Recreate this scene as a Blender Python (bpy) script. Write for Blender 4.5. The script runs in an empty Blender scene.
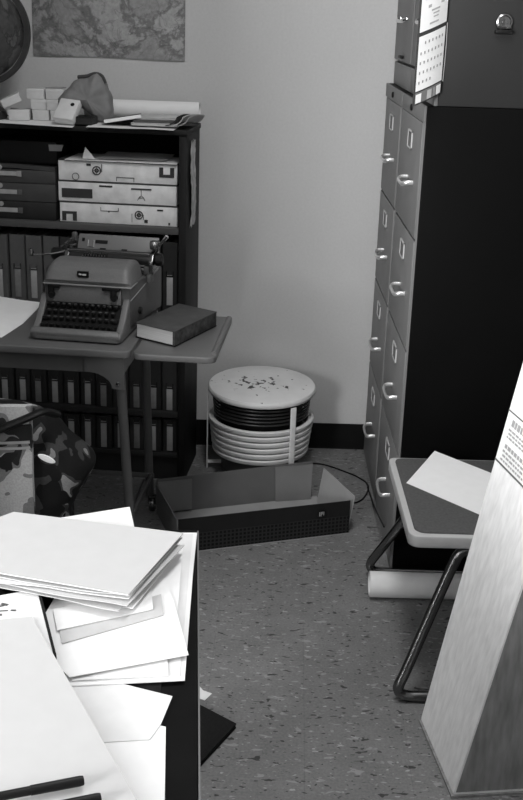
import bpy, bmesh, math, random
from mathutils import Vector, Matrix, noise
random.seed(7)
S = bpy.context.scene
COL = S.collection
PI = math.pi
R = math.radians

# ---------------------------------------------------------------- materials
MATS = {}
def mat(name, v, rough=0.55, metal=0.0, var=0.0, scale=25.0, bump=0.0, stretch=(1, 1, 1), coat=0.0, spec=0.5):
    if name in MATS:
        return MATS[name]
    m = bpy.data.materials.new(name)
    m.use_nodes = True
    nt = m.node_tree
    b = nt.nodes['Principled BSDF']
    b.inputs['Roughness'].default_value = rough
    b.inputs['Metallic'].default_value = metal
    b.inputs['Specular IOR Level'].default_value = spec
    if coat:
        b.inputs['Coat Weight'].default_value = coat
        b.inputs['Coat Roughness'].default_value = 0.15
    tc = nt.nodes.new('ShaderNodeTexCoord')
    mp = nt.nodes.new('ShaderNodeMapping')
    mp.inputs['Scale'].default_value = stretch
    nt.links.new(tc.outputs['Object'], mp.inputs['Vector'])
    nz = nt.nodes.new('ShaderNodeTexNoise')
    nz.inputs['Scale'].default_value = scale
    nz.inputs['Detail'].default_value = 5
    nt.links.new(mp.outputs['Vector'], nz.inputs['Vector'])
    rp = nt.nodes.new('ShaderNodeValToRGB')
    lo, hi = v * (1 - var), min(1.0, v * (1 + var))
    rp.color_ramp.elements[0].position = 0.3
    rp.color_ramp.elements[1].position = 0.7
    rp.color_ramp.elements[0].color = (lo, lo, lo, 1)
    rp.color_ramp.elements[1].color = (hi, hi, hi, 1)
    nt.links.new(nz.outputs['Fac'], rp.inputs['Fac'])
    nt.links.new(rp.outputs['Color'], b.inputs['Base Color'])
    if bump:
        bp = nt.nodes.new('ShaderNodeBump')
        bp.inputs['Strength'].default_value = bump
        bp.inputs['Distance'].default_value = 0.002
        nt.links.new(nz.outputs['Fac'], bp.inputs['Height'])
        nt.links.new(bp.outputs['Normal'], b.inputs['Normal'])
    MATS[name] = m
    return m

class G:
    """tiny node-graph helper for the special materials"""
    def __init__(s, name, rough=0.6, spec=0.5):
        s.m = bpy.data.materials.new(name); s.m.use_nodes = True
        s.nt = s.m.node_tree; s.b = s.nt.nodes['Principled BSDF']
        s.b.inputs['Roughness'].default_value = rough
        s.b.inputs['Specular IOR Level'].default_value = spec
        s.tc = s.nt.nodes.new('ShaderNodeTexCoord')
    def link(s, a, b): s.nt.links.new(a, b)
    def mapped(s, scale=(1, 1, 1), rot=(0, 0, 0), loc=(0, 0, 0)):
        n = s.nt.nodes.new('ShaderNodeMapping')
        n.inputs['Scale'].default_value = scale; n.inputs['Rotation'].default_value = rot; n.inputs['Location'].default_value = loc
        s.link(s.tc.outputs['Object'], n.inputs['Vector']); return n.outputs['Vector']
    def noise(s, vec, scale, detail=4, rough=0.5, dist=0.0):
        n = s.nt.nodes.new('ShaderNodeTexNoise')
        n.inputs['Scale'].default_value = scale; n.inputs['Detail'].default_value = detail
        n.inputs['Roughness'].default_value = rough; n.inputs['Distortion'].default_value = dist
        s.link(vec, n.inputs['Vector']); return n.outputs['Fac']
    def ramp(s, fac, stops, const=False):
        n = s.nt.nodes.new('ShaderNodeValToRGB'); cr = n.color_ramp
        if const: cr.interpolation = 'CONSTANT'
        while len(cr.elements) < len(stops): cr.elements.new(0.5)
        for e, (p, v) in zip(cr.elements, stops):
            e.position = p; e.color = (v, v, v, 1)
        s.link(fac, n.inputs['Fac']); return n.outputs['Color']
    def mix(s, fac, a, b, mode='MIX'):
        n = s.nt.nodes.new('ShaderNodeMix'); n.data_type = 'RGBA'; n.blend_type = mode
        if isinstance(fac, float): n.inputs[0].default_value = fac
        else: s.link(fac, n.inputs[0])
        for i, c in ((6, a), (7, b)):
            if isinstance(c, float): n.inputs[i].default_value = (c, c, c, 1)
            else: s.link(c, n.inputs[i])
        return n.outputs[2]
    def base(s, c): s.link(c, s.b.inputs['Base Color']); return s.m
    def bump(s, fac, st=0.2, d=0.002):
        n = s.nt.nodes.new('ShaderNodeBump'); n.inputs['Strength'].default_value = st; n.inputs['Distance'].default_value = d
        s.link(fac, n.inputs['Height']); s.link(n.outputs['Normal'], s.b.inputs['Normal'])

def floor_material():
    g = G('vinyl_tile', 0.55, 0.3)
    v = g.mapped((1, 1, 1))
    base = g.ramp(g.noise(v, 9, 6, 0.6), [(0.3, 0.155), (0.7, 0.20)])
    fine = g.ramp(g.noise(v, 160, 3), [(0.35, 0.86), (0.65, 1.1)])
    c = g.mix(1.0, base, fine, 'MULTIPLY')
    def flecks(scale, stretch, thr, loc):
        vv = g.mapped(stretch, (0, 0, 0), loc)
        return g.ramp(g.noise(vv, scale, 2, 0.5, 0.4), [(thr, 0.0), (thr + 0.025, 1.0)])
    c = g.mix(flecks(46, (0.55, 1.3, 1), 0.645, (3.1, 1.7, 0)), c, 0.27)
    c = g.mix(flecks(70, (0.5, 1.2, 1), 0.67, (9.1, 5.7, 0)), c, 0.36)
    c = g.mix(flecks(110, (0.6, 1.1, 1), 0.675, (31.1, 5.7, 0)), c, 0.30)
    c = g.mix(flecks(52, (0.6, 1.25, 1), 0.65, (13.3, 8.2, 0)), c, 0.04)
    c = g.mix(flecks(95, (0.6, 1.1, 1), 0.665, (23.3, 18.2, 0)), c, 0.05)
    # fine seams between 23 cm tiles
    bk = g.nt.nodes.new('ShaderNodeTexBrick')
    bk.offset = 0.0; bk.inputs['Scale'].default_value = 1.0
    bk.inputs['Brick Width'].default_value = 0.2286; bk.inputs['Row Height'].default_value = 0.2286
    bk.inputs['Mortar Size'].default_value = 0.0008; bk.inputs['Mortar Smooth'].default_value = 0.3
    bk.inputs['Color1'].default_value = (1, 1, 1, 1); bk.inputs['Color2'].default_value = (0.97, 0.97, 0.97, 1)
    bk.inputs['Mortar'].default_value = (0.8, 0.8, 0.8, 1)
    g.link(g.mapped((1, 1, 1), (0, 0, R(1.5)), (0.05, 0.08, 0)), bk.inputs['Vector'])
    c = g.mix(1.0, c, bk.outputs['Color'], 'MULTIPLY')
    return g.base(c)

def wall_material(name='painted_plaster', v=0.56):
    g = G(name, 0.65, 0.3)
    n = g.noise(g.mapped(), 2.2, 4)
    f = g.noise(g.mapped(), 120, 3)
    c = g.mix(1.0, g.ramp(n, [(0.3, v * 0.97), (0.7, v * 1.03)]), g.ramp(f, [(0.3, 0.97), (0.7, 1.03)]), 'MULTIPLY')
    g.bump(f, 0.12, 0.001)
    return g.base(c)

def map_material():
    g = G('printed_map', 0.6, 0.3)
    v = g.mapped((1, 1, 1), (0, 0, 0), (2.2, 0, 1.35))
    n = g.noise(v, 4.6, 9, 0.62, 0.3)
    land = g.ramp(n, [(0.0, 0.33), (0.47, 0.35), (0.497, 0.17), (0.512, 0.17), (0.545, 0.29), (0.72, 0.22), (1.0, 0.25)])
    roads = g.ramp(g.noise(g.mapped((1, 1, 1), (0, 0, 0), (7.2, 0, 3.3)), 11, 3, 0.5, 1.2), [(0.484, 1.0), (0.497, 0.72), (0.503, 0.72), (0.516, 1.0)])
    fine = g.ramp(g.noise(v, 70, 4, 0.7), [(0.35, 0.8), (0.65, 1.1)])
    big = g.ramp(g.noise(v, 3.0, 2), [(0.35, 0.8), (0.65, 1.15)])
    c = g.mix(1.0, g.mix(1.0, land, roads, 'MULTIPLY'), g.mix(1.0, fine, big, 'MULTIPLY'), 'MULTIPLY')
    return g.base(c)

def globe_material():
    g = G('globe_print', 0.45, 0.4)
    n = g.noise(g.mapped((1, 1, 1), (0, 0, 0), (1.2, 0.4, 0.1)), 9, 7, 0.6, 0.4)
    c = g.ramp(n, [(0.0, 0.055), (0.46, 0.06), (0.49, 0.02), (0.53, 0.11), (0.62, 0.09), (1.0, 0.16)])
    f = g.ramp(g.noise(g.mapped(), 70, 3), [(0.3, 0.75), (0.7, 1.2)])
    return g.base(g.mix(1.0, c, f, 'MULTIPLY'))

def rust_lid_material():
    g = G('chipped_enamel_lid', 0.45, 0.4)
    b = g.ramp(g.noise(g.mapped(), 14, 5), [(0.3, 0.68), (0.7, 0.76)])
    sp = g.noise(g.mapped((1, 1.0, 1), (0, 0, 0), (4.4, 2.3, 0)), 40, 3, 0.55)
    zone = g.noise(g.mapped((1, 1, 1), (0, 0, 0), (0.63, 0.9, 0)), 7, 1)
    # chips gather in a band across the middle of the lid
    gr = g.nt.nodes.new('ShaderNodeTexGradient'); gr.gradient_type = 'SPHERICAL'
    g.link(g.mapped((5.0, 9.0, 1), (0, 0, 0), (0.05, 0.1, 0)), gr.inputs['Vector'])
    ad = g.nt.nodes.new('ShaderNodeMath'); ad.operation = 'MULTIPLY_ADD'
    g.link(gr.outputs['Fac'], ad.inputs[0]); ad.inputs[1].default_value = 0.28; g.link(sp, ad.inputs[2])
    m = g.ramp(ad.outputs[0], [(0.715, 0.0), (0.735, 1.0)])
    return g.base(g.mix(m, b, 0.03))

def camo_material(name, light, mid, dark, bias, seed):
    g = G(name, 0.85, 0.2)
    n1 = g.noise(g.mapped((1, 1, 1), (0, 0, 0), (seed, 1.3, 0.2)), 21, 1.2, 0.4, 0.25)
    n2 = g.noise(g.mapped((1, 1, 1), (0, 0, 0), (seed + 5.1, 0.3, 3.2)), 15, 1.2, 0.4, 0.25)
    a = g.ramp(n1, [(0.0, light), (0.44 - bias, mid), (0.54 - bias, dark)], True)
    k = g.ramp(n2, [(0.0, 0.0), (0.6 - bias * 0.5, 1.0)], True)
    f = g.noise(g.mapped(), 260, 2)
    c = g.mix(k, a, dark * 0.7)
    c = g.mix(1.0, c, g.ramp(f, [(0.3, 0.85), (0.7, 1.1)]), 'MULTIPLY')
    g.bump(f, 0.15)
    return g.base(c)

def check_material():
    g = G('woven_check_print', 0.8, 0.08)
    br = g.nt.nodes.new('ShaderNodeTexBrick'); br.offset = 0.0
    br.inputs['Scale'].default_value = 1.0
    br.inputs['Brick Width'].default_value = 0.0125; br.inputs['Row Height'].default_value = 0.0125
    br.inputs['Mortar Size'].default_value = 0.0026; br.inputs['Mortar Smooth'].default_value = 0.2
    br.inputs['Color1'].default_value = (0.006, 0.006, 0.006, 1); br.inputs['Color2'].default_value = (0.008, 0.008, 0.008, 1)
    br.inputs['Mortar'].default_value = (0.022, 0.022, 0.022, 1)
    g.link(g.mapped((1, 1, 1), (PI / 2, 0, 0)), br.inputs['Vector'])
    return g.base(br.outputs['Color'])

def wood_material(name, v, var, stretch, scale=18, rough=0.5):
    return mat(name, v, rough, 0, var, scale, 0.05, stretch)

# ---------------------------------------------------------------- mesh building
class MB:
    def __init__(s): s.bm = bmesh.new()
    def _take(s, t, M=None):
        if M is not None: bmesh.ops.transform(t, matrix=M, verts=t.verts)
        me = bpy.data.meshes.new('t'); t.to_mesh(me); t.free(); s.bm.from_mesh(me); bpy.data.meshes.remove(me); return s
    def box(s, a, b, bev=0.0, seg=2, M=None):
        t = bmesh.new(); bmesh.ops.create_cube(t, size=1)
        for v in t.verts:
            v.co = Vector([(a[i] + b[i]) / 2 + v.co[i] * (b[i] - a[i]) for i in range(3)])
        if bev: bmesh.ops.bevel(t, geom=t.edges[:], offset=bev, segments=seg, affect='EDGES', profile=0.5, clamp_overlap=True)
        return s._take(t, M)
    def prism(s, pts, d, bev=0.0, seg=2, M=None, bev_sharp=None):
        """pts: closed outline of 3D points; d: extrusion vector"""
        t = bmesh.new(); d = Vector(d)
        lo = [t.verts.new(Vector(p)) for p in pts]; hi = [t.verts.new(Vector(p) + d) for p in pts]
        t.faces.new(lo); t.faces.new(hi[::-1]); n = len(pts)
        for i in range(n): t.faces.new((lo[i], hi[i], hi[(i + 1) % n], lo[(i + 1) % n]))
        bmesh.ops.recalc_face_normals(t, faces=t.faces[:])
        if bev: bmesh.ops.bevel(t, geom=t.edges[:], offset=bev, segments=seg, affect='EDGES', profile=0.5, clamp_overlap=True)
        return s._take(t, M)
    def lathe(s, prof, n=48, M=None, closed=False):
        """prof: (r, z) list turned about z"""
        t = bmesh.new(); rings = []
        for r, z in prof:
            if r < 1e-6: rings.append([t.verts.new((0, 0, z))])
            else: rings.append([t.verts.new((r * math.cos(2 * PI * k / n), r * math.sin(2 * PI * k / n), z)) for k in range(n)])
        pr = list(zip(rings, rings[1:]))
        if closed: pr.append((rings[-1], rings[0]))
        for a, b in pr:
            for k in range(n):
                j = (k + 1) % n
                if len(a) == 1 and len(b) == 1: continue
                if len(a) == 1: t.faces.new((a[0], b[k], b[j]))
                elif len(b) == 1: t.faces.new((a[k], a[j], b[0]))
                else: t.faces.new((a[k], a[j], b[j], b[k]))
        bmesh.ops.recalc_face_normals(t, faces=t.faces[:])
        return s._take(t, M)
    def cyl(s, p0, p1, r, n=20, r1=None):
        p0, p1 = Vector(p0), Vector(p1); d = p1 - p0; L = d.length; r1 = r if r1 is None else r1
        M = Matrix.Translation(p0) @ d.to_track_quat('Z', 'Y').to_matrix().to_4x4()
        return s.lathe([(0, 0), (r, 0), (r1, L), (0, L)], n, M)
    def tube(s, pts, r, n=12, flat=None):
        pts = [Vector(p) for p in pts]; t = bmesh.new(); rings = []
        up = None
        for i, p in enumerate(pts):
            d = (pts[min(i + 1, len(pts) - 1)] - pts[max(i - 1, 0)]).normalized()
            if up is None:
                up = Vector((0, 0, 1)) if abs(d.z) < 0.9 else Vector((0, 1, 0))
            x = d.cross(up)
            if x.length < 1e-4: x = d.cross(Vector((1, 0, 0)))
            x.normalize(); y = x.cross(d).normalized(); up = y
            ry = r if flat is None else flat
            rings.append([t.verts.new(p + x * r * math.cos(2 * PI * k / n) + y * ry * math.sin(2 * PI * k / n)) for k in range(n)])
        for a, b in zip(rings, rings[1:]):
            for k in range(n):
                j = (k + 1) % n; t.faces.new((a[k], a[j], b[j], b[k]))
        t.faces.new(rings[0][::-1]); t.faces.new(rings[-1])
        bmesh.ops.recalc_face_normals(t, faces=t.faces[:])
        return s._take(t)
    def grid(s, f, nu, nv, th=0.0, d=(0, 0, -1)):
        """f(u, v) -> point; thickened by th along d"""
        t = bmesh.new(); d = Vector(d) * th
        P = [[Vector(f(i / nu, j / nv)) for j in range(nv + 1)] for i in range(nu + 1)]
        A = [[t.verts.new(p) for p in row] for row in P]
        for i in range(nu):
            for j in range(nv): t.faces.new((A[i][j], A[i + 1][j], A[i + 1][j + 1], A[i][j + 1]))
        if th:
            B = [[t.verts.new(p + d) for p in row] for row in P]
            for i in range(nu):
                for j in range(nv): t.faces.new((B[i][j + 1], B[i + 1][j + 1], B[i + 1][j], B[i][j]))
            for i in range(nu):
                t.faces.new((A[i + 1][0], A[i][0], B[i][0], B[i + 1][0])); t.faces.new((A[i][nv], A[i + 1][nv], B[i + 1][nv], B[i][nv]))
            for j in range(nv):
                t.faces.new((A[0][j], A[0][j + 1], B[0][j + 1], B[0][j])); t.faces.new((A[nu][j + 1], A[nu][j], B[nu][j], B[nu][j + 1]))
        bmesh.ops.recalc_face_normals(t, faces=t.faces[:])
        return s._take(t)
    def build(s, name, m, parent=None, smooth=35):
        me = bpy.data.meshes.new(name); s.bm.to_mesh(me); s.bm.free()
        me.materials.append(m)
        if smooth:
            me.polygons.foreach_set('use_smooth', [True] * len(me.polygons))
            me.set_sharp_from_angle(angle=R(smooth))
        o = bpy.data.objects.new(name, me); COL.objects.link(o)
        if parent is not None: o.parent = parent
        return o

def tag(o, label, cat, group=None, kind=None):
    o['label'] = label; o['category'] = cat
    if group: o['group'] = group
    if kind: o['kind'] = kind
    return o
def thing(name, label, cat, loc=(0, 0, 0), rz=0.0, group=None, rot=None):
    o = bpy.data.objects.new(name, None); COL.objects.link(o)
    o.location = loc; o.rotation_euler = rot if rot else (0, 0, rz); o.empty_display_size = 0.05
    return tag(o, label, cat, group)
def struct(name, mb, m):
    o = mb.build(name, m); o['kind'] = 'structure'; return o
def copy_tree(o, parent=None):
    c = o.copy(); COL.objects.link(c)
    if parent is not None: c.parent = parent
    for ch in list(o.children): copy_tree(ch, c)
    return c
def smoothpath(pts, k=8):
    """Catmull-Rom through pts"""
    P = [Vector(p) for p in pts]; out = []
    for i in range(len(P) - 1):
        a, b, c, d = P[max(i - 1, 0)], P[i], P[i + 1], P[min(i + 2, len(P) - 1)]
        for q in range(k):
            t = q / k
            out.append(0.5 * ((2 * b) + (c - a) * t + (2 * a - 5 * b + 4 * c - d) * t * t + (3 * b - a - 3 * c + d) * t ** 3))
    out.append(P[-1]); return out
def arc(cx, cy, r, a0, a1, n):
    return [(cx + r * math.cos(R(a0 + (a1 - a0) * k / n)), cy + r * math.sin(R(a0 + (a1 - a0) * k / n))) for k in range(n + 1)]
def roundrect(x0, y0, x1, y1, r, n=6):
    return arc(x1 - r, y0 + r, r, -90, 0, n) + arc(x1 - r, y1 - r, r, 0, 90, n) + arc(x0 + r, y1 - r, r, 90, 180, n) + arc(x0 + r, y0 + r, r, 180, 270, n)

# ---------------------------------------------------------------- shared materials
M_wall = wall_material()
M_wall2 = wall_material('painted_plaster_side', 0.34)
M_ceil = wall_material('ceiling_paint', 0.55)
M_base = mat('black_rubber_base', 0.004, 0.6, spec=0.12)
M_paper = mat('white_paper', 0.80, 0.8, 0, 0.02, 30, spec=0.2)
M_paper2 = mat('off_white_paper', 0.72, 0.8, 0, 0.04, 30, spec=0.2)
M_paper3 = mat('grey_paper', 0.48, 0.7, 0, 0.08, 30)
M_pgrey = mat('dim_paper', 0.3, 0.7, 0, 0.1, 30)
M_black = mat('black_plastic', 0.006, 0.5, spec=0.2)
M_blackcl = mat('black_cloth_cover', 0.011, 0.8, 0, 0.2, 200, 0.1, spec=0.12)
M_chrome = mat('chrome', 0.72, 0.14, 1.0)
M_dchrome = mat('dark_chrome', 0.2, 0.25, 1.0)
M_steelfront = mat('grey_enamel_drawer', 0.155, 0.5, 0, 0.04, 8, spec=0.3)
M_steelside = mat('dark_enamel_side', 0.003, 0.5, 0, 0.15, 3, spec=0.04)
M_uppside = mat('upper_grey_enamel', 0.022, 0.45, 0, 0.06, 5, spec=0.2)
M_case = mat('dark_stained_wood', 0.014, 0.6, 0, 0.3, 40, 0.05, (1, 1, 0.15), spec=0.2)
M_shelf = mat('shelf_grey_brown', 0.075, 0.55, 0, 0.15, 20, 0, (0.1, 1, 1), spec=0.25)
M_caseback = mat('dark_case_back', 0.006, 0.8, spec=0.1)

# ================================================================= SETTING
XL, XR, YF, ZC = -1.19, 1.14, -5.0, 2.7
XW = -3.2           # room widened to the left out of view, added for the light
struct('floor', MB().box((XW, YF, -0.06), (XR, 0.0, 0.0)), floor_material())
struct('wall_back', MB().box((XL - 0.1, 0.0, -0.06), (XR + 0.1, 0.1, ZC)), M_wall)
struct('wall_left', MB().box((XL - 0.1, -2.36, -0.06), (XL, 0.0, ZC)), M_wall2)
struct('wall_light_blocker', MB().box((XW, -2.44, -0.06), (-0.89, -2.3605, ZC)), M_wall2)  # unseen wall stub added to shade the left of the back wall
struct('wall_left_front', MB().box((XW - 0.1, YF, -0.06), (XW, -2.36, ZC)), M_wall2)
struct('wall_right', MB().box((XR, YF, -0.06), (XR + 0.1, 0.0, ZC)), M_wall2)
struct('wall_front', MB().box((XW - 0.1, YF - 0.1, -0.06), (XR + 0.1, YF, ZC)), M_wall2)
struct('ceiling', MB().box((XW - 0.1, YF - 0.1, ZC), (XR + 0.1, 0.1, ZC + 0.1)), M_ceil)
struct('baseboard_back', MB().prism([(XL, -0.0005, 0), (XL, -0.014, 0.0), (XL, -0.010, 0.012), (XL, -0.006, 0.090), (XL, -0.004, 0.096), (XL, -0.0005, 0.096)], (XR - XL, 0, 0)), M_base)
struct('baseboard_right', MB().box((XR - 0.008, YF, 0), (XR - 0.0005, -0.02, 0.096), 0.002), M_base)


# ================================================================= MAP ON WALL
def map_sheet():
    x0, x1, z0, z1 = -0.772, -0.268, 1.371, 1.72
    def f(u, v):
        return (x0 + (x1 - x0) * u, -0.003 - 0.004 * (1 - v) ** 3 * (0.6 + 0.4 * math.sin(9 * u)), z0 + (z1 - z0) * v + 0.002 * math.sin(5 * u))
    return MB().grid(f, 24, 12, 0.0006, (0, 1, 0))
t = thing('wall_map', 'printed grey map sheet pinned on the back wall above the bookcase', 'map', (0, 0, 0))
map_sheet().build('sheet', map_material(), t)

# ================================================================= BOOKCASE (frame BF)
BO = Vector((-0.26, -0.36, 0.0)); BA = R(-6)
BM = Matrix.Translation(BO) @ Matrix.Rotation(BA, 4, 'Z')
def bw(x, y, z): return BM @ Vector((x, y, z))
BW, BD = -0.885, 0.252
bc = thing('bookcase', 'dark open bookcase full of binders against the back wall', 'bookcase', BO, BA)
for x0, x1 in ((0.0, 0.024), (BW, BW + 0.024)):
    MB().box((x0, 0, 0), (x1, BD, 1.163), 0.002).build('side_panel', M_case, bc)
MB().box((BW - 0.004, -0.006, 1.164), (0.028, BD, 1.180), 0.002).build('top_panel', M_case, bc)
for z0, z1 in ((0.853, 0.873), (0.546, 0.562), (0.230, 0.250), (0.085, 0.100)):
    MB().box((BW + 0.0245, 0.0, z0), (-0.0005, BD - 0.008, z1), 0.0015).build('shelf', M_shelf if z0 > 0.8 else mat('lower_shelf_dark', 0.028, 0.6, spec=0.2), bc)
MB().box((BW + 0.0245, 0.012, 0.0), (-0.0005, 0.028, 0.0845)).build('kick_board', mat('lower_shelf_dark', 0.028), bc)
MB().box((BW + 0.0245, BD - 0.007, 0.0), (-0.0005, BD - 0.001, 1.1635)).build('back_panel', M_caseback, bc)

# --- binders: three rows
ORD = ['first', 'second', 'third', 'fourth', 'fifth', 'sixth', 'seventh', 'eighth', 'ninth', 'tenth', 'eleventh', 'twelfth', 'thirteenth', 'fourteenth', 'fifteenth']
M_bind = [mat('binder_grey_board', 0.085, 0.6, 0, 0.12, 30), mat('binder_dark_board', 0.014, 0.6, 0, 0.15, 30), mat('binder_mid_board', 0.024, 0.6, 0, 0.12, 30)]
M_lab = mat('binder_label_card', 0.36, 0.6, 0, 0.1, 60)
M_labd = mat('binder_label_worn', 0.2, 0.6, 0, 0.15, 60)
def make_binder(h, d, w, mi, lab_h, lab_z, ml):
    t = thing('binder', '', 'binder')
    bd = MB()
    bd.prism([(x, y, 0) for x, y in [(-w / 2, 0.004), (-w / 2 + 0.004, 0), (w / 2 - 0.004, 0), (w / 2, 0.004), (w / 2, d), (w / 2 - 0.003, d), (w / 2 - 0.003, 0.006), (-w / 2 + 0.003, 0.006), (-w / 2 + 0.003, d), (-w / 2, d)]], (0, 0, h))
    bd.build('cover', M_bind[mi], t)
    MB().box((-w / 2 + 0.005, 0.012, 0.006), (w / 2 - 0.005, d - 0.01, h - 0.012)).build('page_block', M_pgrey, t)
    l = MB().box((-0.010, -0.0022, lab_z), (0.010, -0.0004, lab_z + lab_h), 0.0005)
    lo = l.build('spine_label', ml, t)
    k = MB()
    k.box((-0.013, -0.0030, lab_z + lab_h - 0.004), (-0.009, -0.0004, lab_z + lab_h + 0.012)); k.box((0.009, -0.0030, lab_z + lab_h - 0.004), (0.013, -0.0004, lab_z + lab_h + 0.012))
    k.box((-0.013, -0.0034, lab_z + lab_h - 0.006), (0.013, -0.0006, lab_z + lab_h - 0.001))
    k.build('label_clip', M_dchrome, lo)
    return t
rows = [('upper', 0.5625, 0.262, 0.20, 0.100, 0.055, 'upper', 'under the thick middle shelf, behind the typewriter'),
        ('middle', 0.2505, 0.255, 0.20, 0.082, 0.004, 'middle', 'on the shelf seen below the typewriter table'),
        ('low', 0.1005, 0.118, 0.20, 0.095, 0.005, 'bottom', 'on the lowest shelf near the floor')]
random.seed(3)
for rn, z, h, d, lh, lz, rl, where in rows:
    protos = {}
    for k in range(13):
        mi = 0 if (rn == 'upper' and k in (7, 8, 9, 10)) else random.choice((1, 1, 2))
        ml = M_lab if random.random() < 0.6 else M_labd
        key = (mi, ml.name)
        if rn == 'upper' and k == 0: mi, ml = 1, M_lab; key = ('u0',)
        if key in protos: o = copy_tree(protos[key])
        else: o = protos[key] = make_binder(h, d, 0.053, mi, lh, lz, ml)
        jx = random.uniform(-0.001, 0.001); jy = random.uniform(0.004, 0.018)
        o.location = bw(-0.030 - 0.0565 * k + jx, jy, z + 0.0003); o.rotation_euler = (0, 0, BA)
        tone = 'grey' if mi == 0 else 'dark'
        o['label'] = f'{tone} binder, {ORD[k]} from the right in the {rl} binder row of the bookcase'
        o['group'] = f'binders in the {rl} row of the bookcase'

# --- dark box files and the pattern boxes on the thick shelf
M_bf = [mat('box_file_dark', 0.008, 0.6, 0, 0.15, 30), mat('box_file_brown', 0.042, 0.6, 0, 0.15, 30)]
zz = 0.8735
for k, (h, mi, nm) in enumerate(((0.058, 0, 'bottom'), (0.058, 1, 'middle'), (0.054, 1, 'top'))):
    t = thing('box_file', f'dark box file lying flat with a white spine label, {nm} one of its stack', 'box file', bw(-0.402, 0.03, zz), BA, 'dark box files stacked in the bookcase')
    c = MB().box((-0.335, 0, 0), (-0.004, 0.20, h - 0.0008), 0.003)
    if k == 2:
        c = MB().grid(lambda u, v: (-0.335 + 0.331 * u, 0.2 * v, h - 0.001 + 0.006 * math.exp(-((u - 0.55) / 0.3) ** 2) * (1 - v)), 16, 6, 0.012)
        c.box((-0.335, 0.001, 0), (-0.004, 0.20, h - 0.012), 0.003)
    c.build('case', M_bf[mi], t)
    l = MB().box((-0.225, -0.0022, 0.022), (-0.131 + 0.006 * (k == 2), -0.0004, 0.036)).build('spine_label', M_lab, t)
    MB().box((-0.130, -0.0026, 0.020), (-0.114, -0.0004, 0.038), 0.001).build('label_holder', M_pgrey if k == 2 else M_bind[0], l)
    q = MB().lathe([(0.0, 0.0), (0.008, 0.0), (0.008, 0.003), (0, 0.003)], 16, Matrix.Translation((-0.185, -0.0005, 0.048)) @ Matrix.Rotation(PI / 2, 4, 'X'))
    q.build('finger_ring', M_pgrey, t)
    zz += h + 0.0004

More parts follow.
